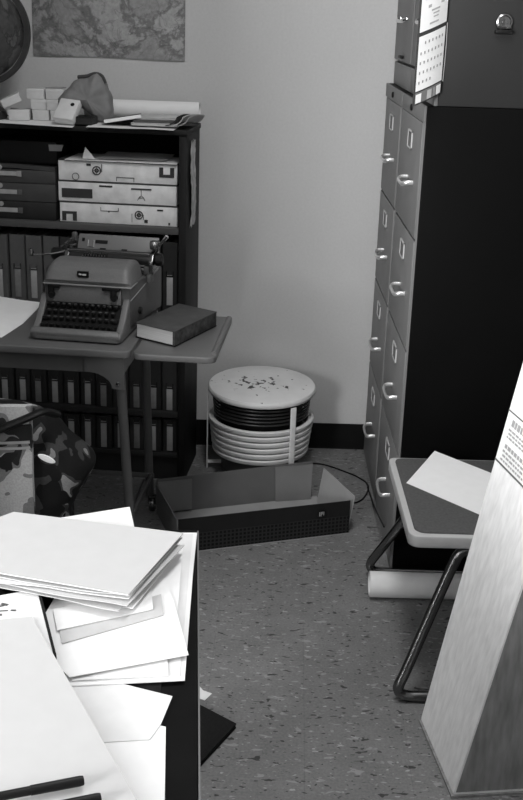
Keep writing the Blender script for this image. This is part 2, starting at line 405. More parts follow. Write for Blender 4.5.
M_pbox = mat('patterned_box_paper', 0.74, 0.6, 0, 0.14, 24)
M_ink = mat('box_ink', 0.03, 0.6)
def ring_mb(b, cx, cz, r0, r1, y=-0.0022, n=24):
    prof = [(r0, 0), (r1, 0), (r1, 0.0018), (r0, 0.0018)]
    b.lathe(prof, n, Matrix.Translation((cx, y + 0.0018, cz)) @ Matrix.Rotation(PI / 2, 4, 'X'), closed=True)
def bar_mb(b, x0, z0, x1, z1): b.box((x0, -0.0022, z0), (x1, -0.0003, z1))
H3 = 0.0658; W3 = 0.384
zz = 0.8735
for k in range(3):
    nm = ('bottom', 'middle', 'top')[k]
    det = ('a square frame and a wheel', 'a solid dark rectangle at left', 'a dark wheel near its left end')[k]
    t = thing('storage_box', f'pale printed box with {det}, {nm} of its stack', 'box', bw(-0.0085 - (0.001, 0.004, 0.002)[k], 0.030, zz), BA, 'pale printed boxes stacked in the bookcase')
    MB().box((-W3, 0, 0), (0, 0.205, H3 - 0.0045), 0.0015).build('tray', M_pbox, t)
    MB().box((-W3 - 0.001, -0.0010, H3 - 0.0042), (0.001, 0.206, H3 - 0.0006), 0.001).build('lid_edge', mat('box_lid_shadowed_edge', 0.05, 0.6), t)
    p = MB()
    X = lambda u: -W3 + W3 * u           # u from the left end
    def flush():
        global p
        if len(p.bm.verts): p.build('printed_motif', M_ink, t)
        p = MB()
    if k == 2:
        ring_mb(p, X(0.325), 0.034, 0.011, 0.0145); ring_mb(p, X(0.325), 0.034, 0.003, 0.007)
        bar_mb(p, X(0.325) - 0.011, 0.0335, X(0.325) + 0.011, 0.0345); bar_mb(p, X(0.325) - 0.0005, 0.023, X(0.325) + 0.0005, 0.045)
        flush()
        bar_mb(p, X(0.325) + 0.0155, 0.030, X(0.325) + 0.0175, 0.055); bar_mb(p, X(0.24), 0.048, X(0.275), 0.055)
        flush()
        ring_mb(p, X(0.145), 0.0125, 0.010, 0.0115)
        flush()
        bar_mb(p, X(0.49), 0.004, X(0.494), 0.016); bar_mb(p, X(0.49), 0.0150, X(0.64), 0.0166); bar_mb(p, X(0.636), 0.003, X(0.64), 0.016)
        flush()
        a, c = X(0.85), X(0.975)
        bar_mb(p, a, 0.022, c, 0.031); bar_mb(p, a, 0.031, a + 0.013, 0.053); bar_mb(p, c - 0.013, 0.031, c, 0.053)
    elif k == 1:
        bar_mb(p, X(0.03), 0.012, X(0.29), 0.041)
        flush()
        bar_mb(p, X(0.35), 0.050, X(0.46), 0.055); bar_mb(p, X(0.62), 0.046, X(0.79), 0.0505); bar_mb(p, X(0.702), 0.028, X(0.706), 0.046)
        flush()
        for s in (-1, 1):
            p.tube([(X(0.704), -0.0012, 0.028), (X(0.704) + s * 0.007, -0.0012, 0.022), (X(0.704) + s * 0.012, -0.0012, 0.012)], 0.0009, 6)
        bar_mb(p, X(0.685), 0.020, X(0.723), 0.0212)
        flush()
    else:
        a, c = X(0.02), X(0.145)
        bar_mb(p, a, 0.026, c, 0.034); bar_mb(p, a, 0.004, a + 0.013, 0.026); bar_mb(p, c - 0.013, 0.004, c, 0.026)
        bar_mb(p, X(0.35), 0.040, X(0.502), 0.0412); bar_mb(p, X(0.35), 0.040, X(0.353), 0.052); bar_mb(p, X(0.50), 0.040, X(0.503), 0.052); bar_mb(p, X(0.415), 0.036, X(0.425), 0.041)
        flush()
        ring_mb(p, X(0.675), 0.032, 0.0105, 0.0138); ring_mb(p, X(0.675), 0.032, 0.003, 0.007)
        bar_mb(p, X(0.675) - 0.011, 0.0315, X(0.675) + 0.011, 0.0325); bar_mb(p, X(0.675) - 0.0005, 0.021, X(0.675) + 0.0005, 0.043)
        flush()
        bar_mb(p, X(0.615), 0.008, X(0.618), 0.036); bar_mb(p, X(0.722), 0.008, X(0.75), 0.018); bar_mb(p, X(0.712), 0.018, X(0.716), 0.034)
        flush()
        bar_mb(p, X(0.925), 0.004, X(0.94), 0.012); bar_mb(p, X(0.83), 0.048, X(0.88), 0.053)
        flush()
    flush()
    zz += H3 + 0.0008
PZ = zz + 0.0003
# loose papers lying on the pattern boxes
def sheet_obj(name, corners, m, label, cat, group=None, th=0.0006, n=10, bump=0.0, seed=0.0, parent=None, curl=None):
    a, b_, c, d = [Vector(p) for p in corners]
    cen = (a + b_ + c + d) / 4
    def f(u, v):
        p = (a * (1 - u) + b_ * u) * (1 - v) + (d * (1 - u) + c * u) * v
        z = bump * (noise.noise(Vector((p.x * 9 + seed, p.y * 9, seed))) + 0.6)
        if curl: z += curl(u, v)
        return p - cen + Vector((0, 0, max(0, z) if bump or curl else 0))
    o = MB().grid(f, n, n, th).build(name, m, parent)
    if parent is None:
        o.location = cen; tag(o, label, cat, group)
    return o
def poly_obj(name, pts, z, m, label, cat, group=None, th=0.0008):
    cen = Vector((sum(p[0] for p in pts) / len(pts), sum(p[1] for p in pts) / len(pts), z))
    o = MB().prism([(p[0] - cen.x, p[1] - cen.y, -th) for p in pts], (0, 0, th)).build(name, m, None, 0)
    o.location = cen
    return tag(o, label, cat, group)
C = lambda x, y, z: tuple(bw(x, y, z))
sheet_obj('loose_paper', [C(-0.37, 0.02, PZ), C(-0.01, 0.02, PZ), C(0 - 0.01, 0.19, PZ), C(-0.37, 0.19, PZ)], M_paper2, 'flat white paper lying on top of the pale printed boxes', 'paper', 'papers on the pale printed boxes', 0.002)
sheet_obj('loose_paper', [C(-0.27, 0.04, PZ + 0.0025), C(-0.05, 0.05, PZ + 0.0025), C(-0.05, 0.2, PZ + 0.0025), C(-0.27, 0.19, PZ + 0.0025)], M_paper3, 'grey wavy paper on the white sheet over the pale printed boxes', 'paper', 'papers on the pale printed boxes', 0.0008, 14, 0.006, 2.0)
t = MB().prism([(-0.315, 0.03, 0), (-0.275, 0.03, 0), (-0.310, 0.045, 0.034)], (0.0, 0.002, 0.0012), 0).build('folded_card', M_paper2)
t.location = bw(0, 0, PZ + 0.0028); t.rotation_euler = (0, 0, BA); tag(t, 'small pointed white paper corner standing up over the pale printed boxes', 'card')
t = thing('small_box', 'black box with a grey tag on the dark box files inside the bookcase', 'box', bw(-0.40, 0.05, 1.0510), BA)
MB().box((-0.22, 0, 0), (-0.004, 0.18, 0.070), 0.003).build('cover', M_black, t)
MB().prism([(-0.028, -0.0015, 0.042), (0.012, -0.0015, 0.043), (0.018, -0.0015, 0.063), (-0.030, -0.0015, 0.062)], (0, 0.001, 0)).build('label', M_pgrey, t)

# --- crumpled strip hanging on the bookcase side
def fs(u, v):
    w = 0.05 + 0.085 * u
    return (0.0268 + 0.006 * abs(noise.noise(Vector((u * 5, v * 9, 0.3)))) + 0.004 * math.sin(PI * v), w + 0.012 * math.sin(7 * v), 0.868 + 0.27 * v + 0.012 * noise.noise(Vector((u * 4, 1, 0))))
o = MB().grid(fs, 8, 26, 0.0006, (1, 0, 0)).build('paper_strip', mat('crumpled_film', 0.42, 0.4, 0, 0.4, 40))
o.location = BO; o.rotation_euler = (0, 0, BA); tag(o, 'crumpled pale paper strip hanging on the right side of the bookcase', 'paper strip')

# ================================================================= TOP OF BOOKCASE
TZ = 1.1806
M_card = mat('small_box_card', 0.6, 0.65, 0, 0.06, 40)
sheet_obj('loose_paper', [(-0.86, -0.30, TZ), (-0.585, -0.385, TZ), (-0.60, -0.10, TZ), (-0.86, -0.09, TZ)], M_paper, 'white sheet under the small boxes at the left of the bookcase top', 'paper', 'papers on the bookcase top', 0.0004)
sheet_obj('loose_paper', [(-0.545, -0.375, TZ + .0002), (-0.275, -0.385, TZ + .0002), (-0.255, -0.16, TZ + .0002), (-0.54, -0.15, TZ + .0002)], M_paper2, 'white sheet with a worn front edge at the right of the bookcase top', 'paper', 'papers on the bookcase top', 0.0004, 16, 0.003, 4.0)
def small_box():
    t = thing('small_box', '', 'box', (0, 0, 0), 0, 'small pale boxes on the bookcase top')
    MB().box((-0.0325, 0, 0), (0.0325, 0.075, 0.031), 0.0012).build('carton', M_card, t)
    MB().box((-0.033, -0.0006, 0.0215), (0.033, 0.0756, 0.0318), 0.001).build('lid', M_card, t)
    return t
sb = small_box()
bw2 = 0.0335
boxes = [(-0.782, -0.225, 0, 4, 1.0, 'bottom row, leftmost of the pile'), (-0.7165, -0.205, 0, -3, 0.8, 'bottom row, middle of the pile'), (-0.660, -0.205, 0, 0, 0.75, 'bottom row, beside the box with the round hole'),
         (-0.722, -0.195, 1, 2, 0.8, 'middle row, darker, over the middle bottom box'), (-0.669, -0.205, 1, -3, 0.85, 'middle row, behind the box with the round hole'),
         (-0.7335, -0.195, 2, -2, 0.85, 'top row, left of two'), (-0.672, -0.19, 2, -4, 0.9, 'top row, right of two, next to the crumpled sack')]
for i, (x, y, lv, rz, sx, where) in enumerate(boxes):
    o = sb if i == 0 else copy_tree(sb)
    o.location = (x, y, TZ + 0.0012 + lv * 0.0323); o.rotation_euler = (0, 0, R(rz)); o.scale = (sx, 1, 1)
    o['label'] = 'small pale carton in the pile, ' + where
o = copy_tree(sb); o.location = (-0.800, -0.226, TZ + 0.0495); o.rotation_euler = (R(4), R(-24), R(10)); o.scale = (0.95, 0.5, 0.8)
o['label'] = 'small pale carton tilted against the pile at its left end'
o = MB().prism([(-0.03, 0, 0), (0.02, -0.004, 0), (0.034, 0.02, 0.002), (-0.01, 0.03, 0.001)], (0, 0, 0.003)).build('paper_scrap', M_pgrey)
o.location = (-0.675, -0.165, TZ + 0.0012 + 3 * 0.0323); tag(o, 'small dark paper scrap on the topmost carton of the pile', 'paper')
t = thing('tape_box', 'pale upright carton with a round hole in front of the crumpled sack', 'box', (-0.622, -0.345, TZ + 0.0225), 0, None, (R(-46), R(4), R(-14)))
MB().box((-0.033, 0.0, 0), (0.033, 0.028, 0.080), 0.004).build('carton', mat('tape_box_card', 0.62, 0.6, 0, 0.05, 40), t)
ho = MB().lathe([(0, 0), (0.0065, 0), (0.0065, 0.0008), (0, 0.0008)], 20, Matrix.Translation((0.014, -0.0002, 0.058)) @ Matrix.Rotation(PI / 2, 4, 'X')).build('hole', M_black, t)
t = thing('notebook', 'dark small book lying in front of the crumpled sack', 'book', (-0.560, -0.300, TZ + 0.0015), R(-8))
MB().box((-0.030, -0.03, 0), (0.030, 0.04, 0.026), 0.003).build('cover', M_black, t)
MB().box((-0.028, -0.0305, 0.003), (0.0305, 0.038, 0.022)).build('page_block', M_bind[1], t)
# crumpled sack
def sack():
    sil = [(-0.093, 0.062), (-0.088, 0.074), (-0.066, 0.100), (-0.044, 0.124), (-0.020, 0.144), (0.012, 0.150), (0.040, 0.160), (0.056, 0.150), (0.064, 0.130), (0.078, 0.092), (0.086, 0.050), (0.090, 0.014), (0.082, 0.001), (0.042, 0.0), (0.018, 0.022), (-0.006, 0.046), (-0.034, 0.052), (-0.066, 0.050)]
    P = [Vector((x, 0, z)) for x, z in sil]; P2 = []
    for i_ in range(len(P)):
        for q in range(5): P2.append(P[i_].lerp(P[(i_ + 1) % len(P)], q / 5))
    c = Vector((0.018, 0, 0.078)); m = bmesh.new(); rings = []
    for k in range(17):
        t_ = -1 + 2 * k / 16; sc = (1 - abs(t_) ** 2.6) ** 0.55
        ring = []
        for p in P2:
            q = c + (p - c) * max(0.02, sc); q.y = 0.055 * t_
            w = noise.noise(Vector((q.x * 34, q.y * 34, q.z * 30))) * 0.007 + abs(noise.noise(Vector((q.x * 70, q.y * 60, q.z * 55 + 3)))) * 0.004
            q = q + (q - c).normalized() * w; q.z *= 0.94; q.y += 0.010 * noise.noise(Vector((q.x * 25, 5, q.z * 25))); q.z = max(q.z, 0.0)
            ring.append(m.verts.new(q))
        rings.append(ring)
    n_ = len(P2)
    for a, b_ in zip(rings, rings[1:]):
        for i_ in range(n_): m.faces.new((a[i_], a[(i_ + 1) % n_], b_[(i_ + 1) % n_], b_[i_]))
    m.faces.new(rings[0]); m.faces.new(rings[-1][::-1])
    bmesh.ops.recalc_face_normals(m, faces=m.faces[:])
    b = MB(); b._take(m); return b
t = thing('crumpled_sack', 'crumpled grey cloth sack with a folded dark top on the bookcase', 'sack', (-0.570, -0.195, TZ + 0.0345 - 0.034), R(-6))
sack().build('sack_body', mat('sack_canvas', 0.20, 0.75, 0, 0.18, 20, 0.3), t, 60)
MB().tube(smoothpath([(-0.022, -0.012, 0.138), (0.008, -0.014, 0.142), (0.034, -0.012, 0.150), (0.054, -0.008, 0.143), (0.064, -0.005, 0.122)]), 0.008, 8, 0.006).build('folded_mouth', mat('sack_fold', 0.05, 0.8, 0, 0.2, 40), t)
# long white roll
t = thing('paper_roll', 'long white paper roll along the back of the bookcase top', 'paper roll', (-0.212, -0.098, TZ + 0.0345), R(-3.5))
def roll_mb(L, r, turns=2.6, axis_r0=0.6):
    n = 90; pts = []
    for k in range(n + 1):
        a = 2 * PI * turns * k / n; a += 2.2; rr = r * (axis_r0 + (1 - axis_r0) * k / n)
        pts.append((rr * math.cos(a), rr * math.sin(a)))
    pts = [(x, y) for x, y in pts]
    return MB().grid(lambda u, v: (-L * v, pts[int(round(u * n))][0], pts[int(round(u * n))][1]), n, 4, 0.0007, (0, 0, 1))
roll_mb(0.38, 0.033).build('rolled_sheet', M_paper, t)
# books and pamphlets at right
t = thing('pamphlet', 'thin white pamphlet propped on papers right of the crumpled sack', 'pamphlet', (-0.432, -0.295, TZ + 0.018), 0, 'pamphlets on the bookcase top', (R(-6), R(-9), R(9)))
MB().box((-0.068, -0.04, 0), (0.048, 0.05, 0.011), 0.002).build('page_block', M_paper, t)
MB().box((-0.069, -0.041, 0.0112), (0.050, 0.052, 0.0135), 0.001).build('cover', M_bind[0], t)
t = thing('notebook', 'dark notebook lying under the propped white pamphlet on the bookcase', 'book', (-0.455, -0.25, TZ + 0.006), R(4))
MB().box((-0.04, -0.05, 0), (0.075, 0.05, 0.010), 0.002).build('cover', M_black, t)
for k, (w, m) in enumerate(((0.072, M_paper3), (0.068, M_bind[0]), (0.064, M_paper3))):
    nm = ('bottom', 'middle', 'top')[k]
    t = thing('pamphlet', f'thin grey pamphlet, {nm} of three stacked near the right front of the bookcase top', 'pamphlet', (-0.335, -0.285 + 0.012 * k, TZ + 0.007 + 0.0085 * k), R(-4 + 3 * k), 'pamphlets on the bookcase top')
    MB().box((-w, -0.058, 0), (w, 0.05, 0.008), 0.001).build('page_block', m, t)
    MB().box((-w - 0.001, -0.059, 0.0062), (w + 0.001, 0.05, 0.0082), 0.0005).build('cover', M_bind[0] if k == 1 else M_paper3, t)
for k, (x, m, w) in enumerate(((-0.268, M_bind[1], 'darkest, nearest the grey pamphlets'), (-0.252, M_paper3, 'paler, middle one'), (-0.236, M_pgrey, 'outermost, at the bookcase corner'))):
    def fm(u, v, k=k):
        a = u * 1.25
        return (0.002 * k + 0.046 * math.sin(a) * 0.9, -0.085 + 0.15 * v, 0.004 + 0.046 * (1 - math.cos(a)) * 0.75 + 0.004 * math.sin(4 * v))
    o = MB().grid(fm, 10, 8, 0.003, (0.3, 0, -1)).build('curled_magazine', m)
    o.location = (x - 0.012, -0.265, TZ + 0.008); o.rotation_euler = (0, R(-4), R(-16)); tag(o, 'curled magazine leaning at the right end of the bookcase top, ' + w, 'magazine', 'curled magazines on the bookcase top')

# globe
t = thing('globe', 'large dark desk globe in a meridian ring on the bookcase top', 'globe', (-0.911, -0.185, 1.447))
b = MB(); bmesh.ops.create_uvsphere(b.bm, u_segments=64, v_segments=32, radius=0.146); b.build('sphere', globe_material(), t, 60)
M_ring = mat('globe_ring_metal', 0.03, 0.4, 0, 0.2, 30)
MB().lathe([(0.150, -0.010), (0.166, -0.010), (0.168, -0.006), (0.168, 0.006), (0.166, 0.010), (0.150, 0.010)], 96, Matrix.Rotation(PI / 2, 4, 'X'), True).build('meridian_ring', M_ring, t)
MB().lathe([(0, -0.2645), (0.080, -0.2645), (0.082, -0.256), (0.078, -0.240), (0.05, -0.220), (0.022, -0.20), (0.018, -0.185), (0.024, -0.168), (0, -0.166)], 48).build('stand', M_ring, t)

# ================================================================= TYPEWRITER TABLE
TO = Vector((-0.337, -1.040, 0)); TA = R(-4.5)
M_tab = mat('grey_enamel_table', 0.105, 0.4, 0, 0.06, 10)
M_tabd = mat('grey_enamel_legs', 0.07, 0.45, 0, 0.08, 10)
tt = thing('typewriter_table', 'grey metal typing table with a drop leaf and splayed legs', 'table', TO, TA)
top = roundrect(-0.64, 0.0, 0.0, 0.46, 0.022)
MB().prism([(x, y, 0.648) for x, y in top], (0, 0, 0.0205), 0.006, 3).build('table_top', M_tab, tt)
leaf = roundrect(0.009, -0.012, 0.230, 0.412, 0.022)
lf = MB().prism([(x, y, 0.650) for x, y in leaf], (0, 0, 0.0175), 0.006, 3).build('drop_leaf', M_tab, tt)
b = MB(); b.tube([(0.222, 0.014, 0.668), (0.222, 0.39, 0.668)], 0.0085, 10); b.build('leaf_lip', M_tab, lf)
b = MB()
b.box((-0.62, 0.018, 0.600), (-0.03, 0.030, 0.6475)); b.box((-0.62, 0.430, 0.600), (-0.03, 0.442, 0.6475)); b.box((-0.032, 0.018, 0.600), (-0.020, 0.442, 0.6475)); b.box((-0.62, 0.018, 0.600), (-0.608, 0.442, 0.6475))
b.build('apron', M_tabd, tt)
for y in (0.010, 0.440):
    pr = [(-0.02, 0.646)] + [(-0.02, 0.555)] + [(-0.052, 0.558)] + [(-0.052 - 0.075 * (1 - math.cos(R(a))), 0.560 + 0.044 * math.sin(R(a))) for a in range(15, 91, 15)] + [(-0.127, 0.646)]
    br = MB().prism([(x, y, z) for x, z in pr], (0, 0.009, 0)).build('corner_bracket', M_tabd, tt)
    MB().lathe([(0, 0), (0.006, 0), (0.005, 0.003), (0, 0.004)], 14, Matrix.Translation((-0.036, y - 0.0005, 0.574)) @ Matrix.Rotation(PI / 2, 4, 'X')).build('screw', M_chrome, br)
for sx, y, dx, dy in ((-0.036, 0.030, 0.034, -0.01), (-0.040, 0.430, 0.012, 0.01), (-0.604, 0.030, -0.034, -0.01), (-0.604, 0.430, -0.03, 0.01)):
    l = MB().tube([(sx + dx * 0, y, 0.640), (sx + dx * 0.5, y + dy * 0.5, 0.34), (sx + dx, y + dy, 0.048)], 0.0135, 14, 0.011).build('leg', M_tabd, tt)
    c = MB(); c.lathe([(0, 0), (0.022, 0), (0.024, 0.004), (0.024, 0.014), (0.022, 0.018), (0, 0.018)], 20, Matrix.Translation((sx + dx + 0.009, y + dy, 0.0242)) @ Matrix.Rotation(PI / 2, 4, 'Y') @ Matrix.Translation((0, 0, -0.009)))
    c.box((sx + dx - 0.004, y + dy - 0.012, 0.028), (sx + dx - 0.001, y + dy + 0.012, 0.056)); c.box((sx + dx + 0.019, y + dy - 0.012, 0.028), (sx + dx + 0.022, y + dy + 0.012, 0.056)); c.box((sx + dx - 0.004, y + dy - 0.010, 0.050), (sx + dx + 0.022, y + dy + 0.010, 0.056))
    c.build('caster', M_dchrome, l)
for sx in (-0.022, -0.618):
    b = MB(); b.box((sx - 0.004, 0.03, 0.118), (sx + 0.004, 0.428, 0.136), 0.002); b.box((sx - 0.022 * (1 if sx > -0.1 else -1) - 0.003, 0.03, 0.108), (sx - 0.022 * (1 if sx > -0.1 else -1) + 0.003, 0.428, 0.116), 0.001)
    b.build('side_rail', M_tabd, tt)
MB().box((-0.625, 0.424, 0.12), (-0.012, 0.432, 0.136), 0.002).build('back_rail', M_tabd, tt)

# paper on the table
poly_obj('loose_paper', [(-0.86, -0.47), (-0.73, -0.533), (-0.662, -0.555), (-0.664, -0.645), (-0.672, -0.80), (-0.70, -0.945), (-0.86, -0.92)], 0.6700, M_paper, 'white sheet lying left of the typewriter on the typing table', 'paper')

# typewriter
WO = Vector((-0.620, -0.947, 0.6690)); WA = R(-8)
M_tw = mat('typewriter_crinkle_grey', 0.115, 0.5, 0, 0.08, 200, 0.15)
M_tw2 = mat('typewriter_side_grey', 0.075, 0.5, 0, 0.1, 200, 0.15)
tw = thing('typewriter', 'grey manual typewriter with round hood and wide carriage on the typing table', 'typewriter', WO, WA)
W = 0.254
# base frame: bottom plate, front lip, two side arms
b = MB()
b.prism([(x, y, 0.004) for x, y in roundrect(0, -0.006, W, 0.36, 0.02)], (0, 0, 0.018), 0.003)
arm = [(-0.004, 0.010), (-0.006, 0.022), (0.004, 0.031), (0.022, 0.033), (0.05, 0.052), (0.085, 0.088), (0.10, 0.105), (0.12, 0.105), (0.12, 0.010)]
for x in (0.0, W - 0.019):
    b.prism([(x, y, z) for y, z in arm], (0.019, 0, 0), 0.004, 3)
b.prism([(0.006, y, z) for y, z in [(-0.006, 0.012), (-0.007, 0.024), (0.002, 0.033), (0.016, 0.033), (0.018, 0.012)]], (W - 0.012, 0, 0), 0.003)
b.build('base_frame', M_tw, tw)
for x in (0.03, W - 0.03):
    MB().cyl((x, 0.02, -0.0002), (x, 0.02, 0.006), 0.012).build('foot', M_black, tw)
    MB().cyl((x, 0.33, -0.0002), (x, 0.33, 0.006), 0.012).build('foot', M_black, tw)
# rear body
MB().prism([(0.010, 0.098, 0.02), (W + 0.001, 0.098, 0.02), (W + 0.030, 0.360, 0.02), (0.004, 0.360, 0.02)], (0, 0, 0.1235), 0.006, 3).build('rear_body', M_tw2, tw)
# front panel
fp = MB().prism([(0.022, y, z) for y, z in [(0.083, 0.088), (0.092, 0.142), (0.10, 0.142), (0.10, 0.088)]], (W - 0.044, 0, 0), 0.002).build('front_panel', M_tw, tw)
for x0, x1 in ((0.026, 0.060), (W - 0.074, W - 0.024)):
    b = MB(); b.box((x0, 0.078, 0.127), (x1, 0.092, 0.136), 0.002)
    xc = x0 + 0.012 if x0 < 0.1 else x1 - 0.014
    b.cyl((xc, 0.070, 0.108), (xc, 0.092, 0.108), 0.008); b.box((xc - 0.012, 0.078, 0.106), (xc + 0.004, 0.092, 0.130), 0.002)
    b.build('margin_key', M_black, fp)
# hood
def hood():
    prof = [(0.088, 0.141), (0.084, 0.150), (0.090, 0.160), (0.097, 0.172), (0.108, 0.184), (0.124, 0.192), (0.150, 0.196), (0.185, 0.195), (0.215, 0.190)]
    n = 24
    def f(u, v):
        k = v * (len(prof) - 1); i = min(int(k), len(prof) - 2); fr = k - i
        y = prof[i][0] * (1 - fr) + prof[i + 1][0] * fr; z = prof[i][1] * (1 - fr) + prof[i + 1][1] * fr
        t_ = abs(2 * u - 1); edge = max(0.0, (t_ - 0.80) / 0.20)
        drop = 1 - math.sqrt(max(0, 1 - edge ** 2.2))
        z = z - drop * max(0.0, z - 0.141) * 0.95
        y = y + drop * 0.016 * (1 - v)
        return (0.012 + (W - 0.006) * u, y, z)
    b = MB().grid(f, 40, 24)
    return b
hd = hood()
hd.box((0.012, 0.088, 0.140), (W + 0.006, 0.218, 0.144), 0.001)
hd.prism([(x, 0.2145, z) for x, z in [(0.014, 0.142), (W + 0.004, 0.142), (W - 0.010, 0.176), (W - 0.03, 0.189), (0.042, 0.189), (0.024, 0.176)]], (0, 0.003, 0))
hd = hd.build('hood', M_tw, tw, 50)
MB().prism([(0.0105, y, z) for y, z in [(0.084, 0.136), (0.084, 0.1395), (0.25, 0.1395), (0.25, 0.136)]], (W - 0.003, 0, 0), 0.001).build('hood_trim', mat('trim_light', 0.25, 0.35), hd)
pl = MB().box((0.109, 0.0815, 0.160), (0.141, 0.090, 0.1765), 0.001, 1, ).build('name_plate', M_black, hd)
pl.location = (0, 0.004, 0)
b = MB(); b.box((0.114, 0.0812, 0.1665), (0.122, 0.0818, 0.1705), 0.0002); b.box((0.124, 0.0812, 0.1655), (0.135, 0.0818, 0.1700), 0.0002); b.build('plate_letters', M_paper3, pl)
# side moulding line
MB().tube([(W + 0.002, 0.10, 0.098), (W + 0.010, 0.17, 0.112), (W + 0.019, 0.25, 0.128)], 0.0015, 6).build('side_moulding', mat('trim_light', 0.25), tw)
# keyboard: sloped bed, keys
MB().prism([(0.019, y, z) for y, z in [(0.012, 0.015), (0.012, 0.020), (0.09, 0.078), (0.097, 0.02)]], (W - 0.038, 0, 0)).build('key_bed', M_black, tw)
b = MB(); tops = MB()
for r_ in range(4):
    y = 0.028 + 0.0175 * r_; z = 0.040 + 0.0145 * r_
    nk = 11 if r_ < 3 else 12
    for k in range(nk):
        x = 0.034 + (W - 0.068) * (k + 0.25 * ((r_ % 2))) / (nk - 1 + 0.25)
        b.lathe([(0, -0.008), (0.0062, -0.008), (0.0068, 0.0), (0.0055, 0.0016), (0, 0.001)], 10, Matrix.Translation((x, y, z)) @ Matrix.Rotation(R(12), 4, 'X'))
        if r_ > 0: tops.box((x - 0.0038, y - 0.0014, z + 0.0014), (x + 0.0038, y + 0.0012, z + 0.0022))
b.box((0.06, 0.010, 0.024), (W - 0.06, 0.019, 0.032), 0.002)
kb = b.build('keyboard', M_black, tw)
tops.build('key_legends', mat('key_legend_dim', 0.14, 0.6), kb)
b = MB()
for x0, x1 in ((0.021, 0.034), (W - 0.034, W - 0.021)):
    b.box((x0, 0.020, 0.028), (x1, 0.032, 0.040), 0.002); b.box((x0, 0.04, 0.045), (x1, 0.052, 0.056), 0.002)
b.build('shift_keys', M_black, kb)
# type basket on hood top
b = MB()
for k in range(9): b.box((0.09 + 0.008 * k, 0.196, 0.19), (0.094 + 0.008 * k, 0.224, 0.201), 0.001)
b.cyl((0.115, 0.21, 0.195), (0.115, 0.21, 0.208), 0.004); b.cyl((0.14, 0.21, 0.195), (0.14, 0.21, 0.206), 0.004)
b.build('type_guide', M_dchrome, tw)
# carriage
ca = MB(); ca.box((0.03, 0.222, 0.147), (0.291, 0.31, 0.165), 0.003)
for x in (0.032, 0.279): ca.prism([(x, y, z) for y, z in [(0.215, 0.155), (0.212, 0.185), (0.225, 0.204), (0.26, 0.212), (0.30, 0.208), (0.315, 0.18), (0.315, 0.155)]], (0.012, 0, 0), 0.002)
ca = ca.build('carriage', M_dchrome, tw)
MB().cyl((0.0445, 0.242, 0.188), (0.2785, 0.242, 0.188), 0.019, 28).build('platen', mat('platen_rubber', 0.015, 0.5), ca)
pt = MB().prism([(0.052, y, z) for y, z in [(0.270, 0.190), (0.300, 0.238), (0.304, 0.238), (0.276, 0.188)]], (0.238, 0, 0), 0.001).build('paper_table', mat('paper_table_grey', 0.135, 0.45), ca)
b = MB()
sl = (0.056, 0.030)
def on_pt(x0, x1, t0, t1, lift=0.0012):
    q = [(x0, t0), (x1, t0), (x1, t1), (x0, t1)]
    b.prism([(x, 0.270 + 0.030 * t - 0.0012, 0.190 + 0.048 * t + 0.0006) for x, t in q], (0, -0.0008, 0.0004))
on_pt(0.063, 0.071, 0.60, 0.78); on_pt(0.104, 0.140, 0.52, 0.70); b.build('lettering', M_black, pt)
for x0 in (0.120, 0.184):
    b = MB(); on_pt(x0, x0 + 0.017, 0.05, 0.28); b.build('paper_finger', M_black, pt)
b = MB(); b.tube([(0.083, 0.287, 0.224), (0.083, 0.279, 0.206), (0.100, 0.279, 0.205), (0.100, 0.287, 0.224)], 0.002, 8); b.build('paper_guide', M_chrome, pt)
MB().tube([(0.04, 0.222, 0.206), (0.14, 0.220, 0.208), (0.28, 0.222, 0.206)], 0.0022, 8).build('paper_bail', M_dchrome, ca)
for x0, x1 in ((-0.012, 0.0315), (0.2915, 0.314)):
    MB().lathe([(0, 0), (0.015, 0), (0.018, 0.004), (0.018, x1 - x0 - 0.004), (0.015, x1 - x0), (0, x1 - x0)], 24, Matrix.Translation((x0, 0.242, 0.188)) @ Matrix.Rotation(PI / 2, 4, 'Y')).build('platen_knob', M_black, ca)
lv = MB().tube(smoothpath([(0.034, 0.235, 0.200), (0.0, 0.212, 0.194), (-0.055, 0.205, 0.190), (-0.062, 0.203, 0.194)]), 0.003, 8).build('return_lever', M_dchrome, ca)
MB().lathe([(0, 0), (0.007, 0.002), (0.008, 0.012), (0.005, 0.022), (0, 0.024)], 14, Matrix.Translation((-0.062, 0.203, 0.184))).build('lever_tip', M_dchrome, lv)
b = MB(); b.tube([(0.010, 0.25, 0.203), (0.034, 0.255, 0.225), (0.050, 0.262, 0.237)], 0.004, 8)
for p in ((0.012, 0.245, 0.204), (0.024, 0.248, 0.214), (0.036, 0.254, 0.226)): b.lathe([(0, -0.005), (0.005, 0), (0, 0.005)], 12, Matrix.Translation(p))
b.box((0.042, 0.255, 0.222), (0.058, 0.268, 0.250), 0.004)
b.build('carriage_release', M_dchrome, ca)
b = MB(); b.tube([(0.29, 0.25, 0.20), (0.300, 0.25, 0.225), (0.318, 0.245, 0.248)], 0.004, 8); b.box((0.275, 0.24, 0.215), (0.302, 0.262, 0.240), 0.004); b.build('release_lever', M_dchrome, ca)
b = MB(); b.tube([(0.318, 0.245, 0.246), (0.326, 0.243, 0.256)], 0.0055, 10); b.build('lever_tip', M_chrome, ca)
b = MB(); b.box((0.262, 0.221, 0.1445), (0.281, 0.26, 0.170), 0.004); b.box((0.275, 0.205, 0.125), (0.288, 0.24, 0.15), 0.003); b.build('carriage_lock', M_tw2, tw)
MB().cyl((W + 0.004, 0.17, 0.055), (W + 0.016, 0.17, 0.055), 0.010).build('ribbon_knob', M_black, tw)

# book on the leaf
t = thing('thick_book', 'thick dark worn hardback lying on the drop leaf of the typing table', 'book', (-0.222, -0.985, 0.6688), R(28))
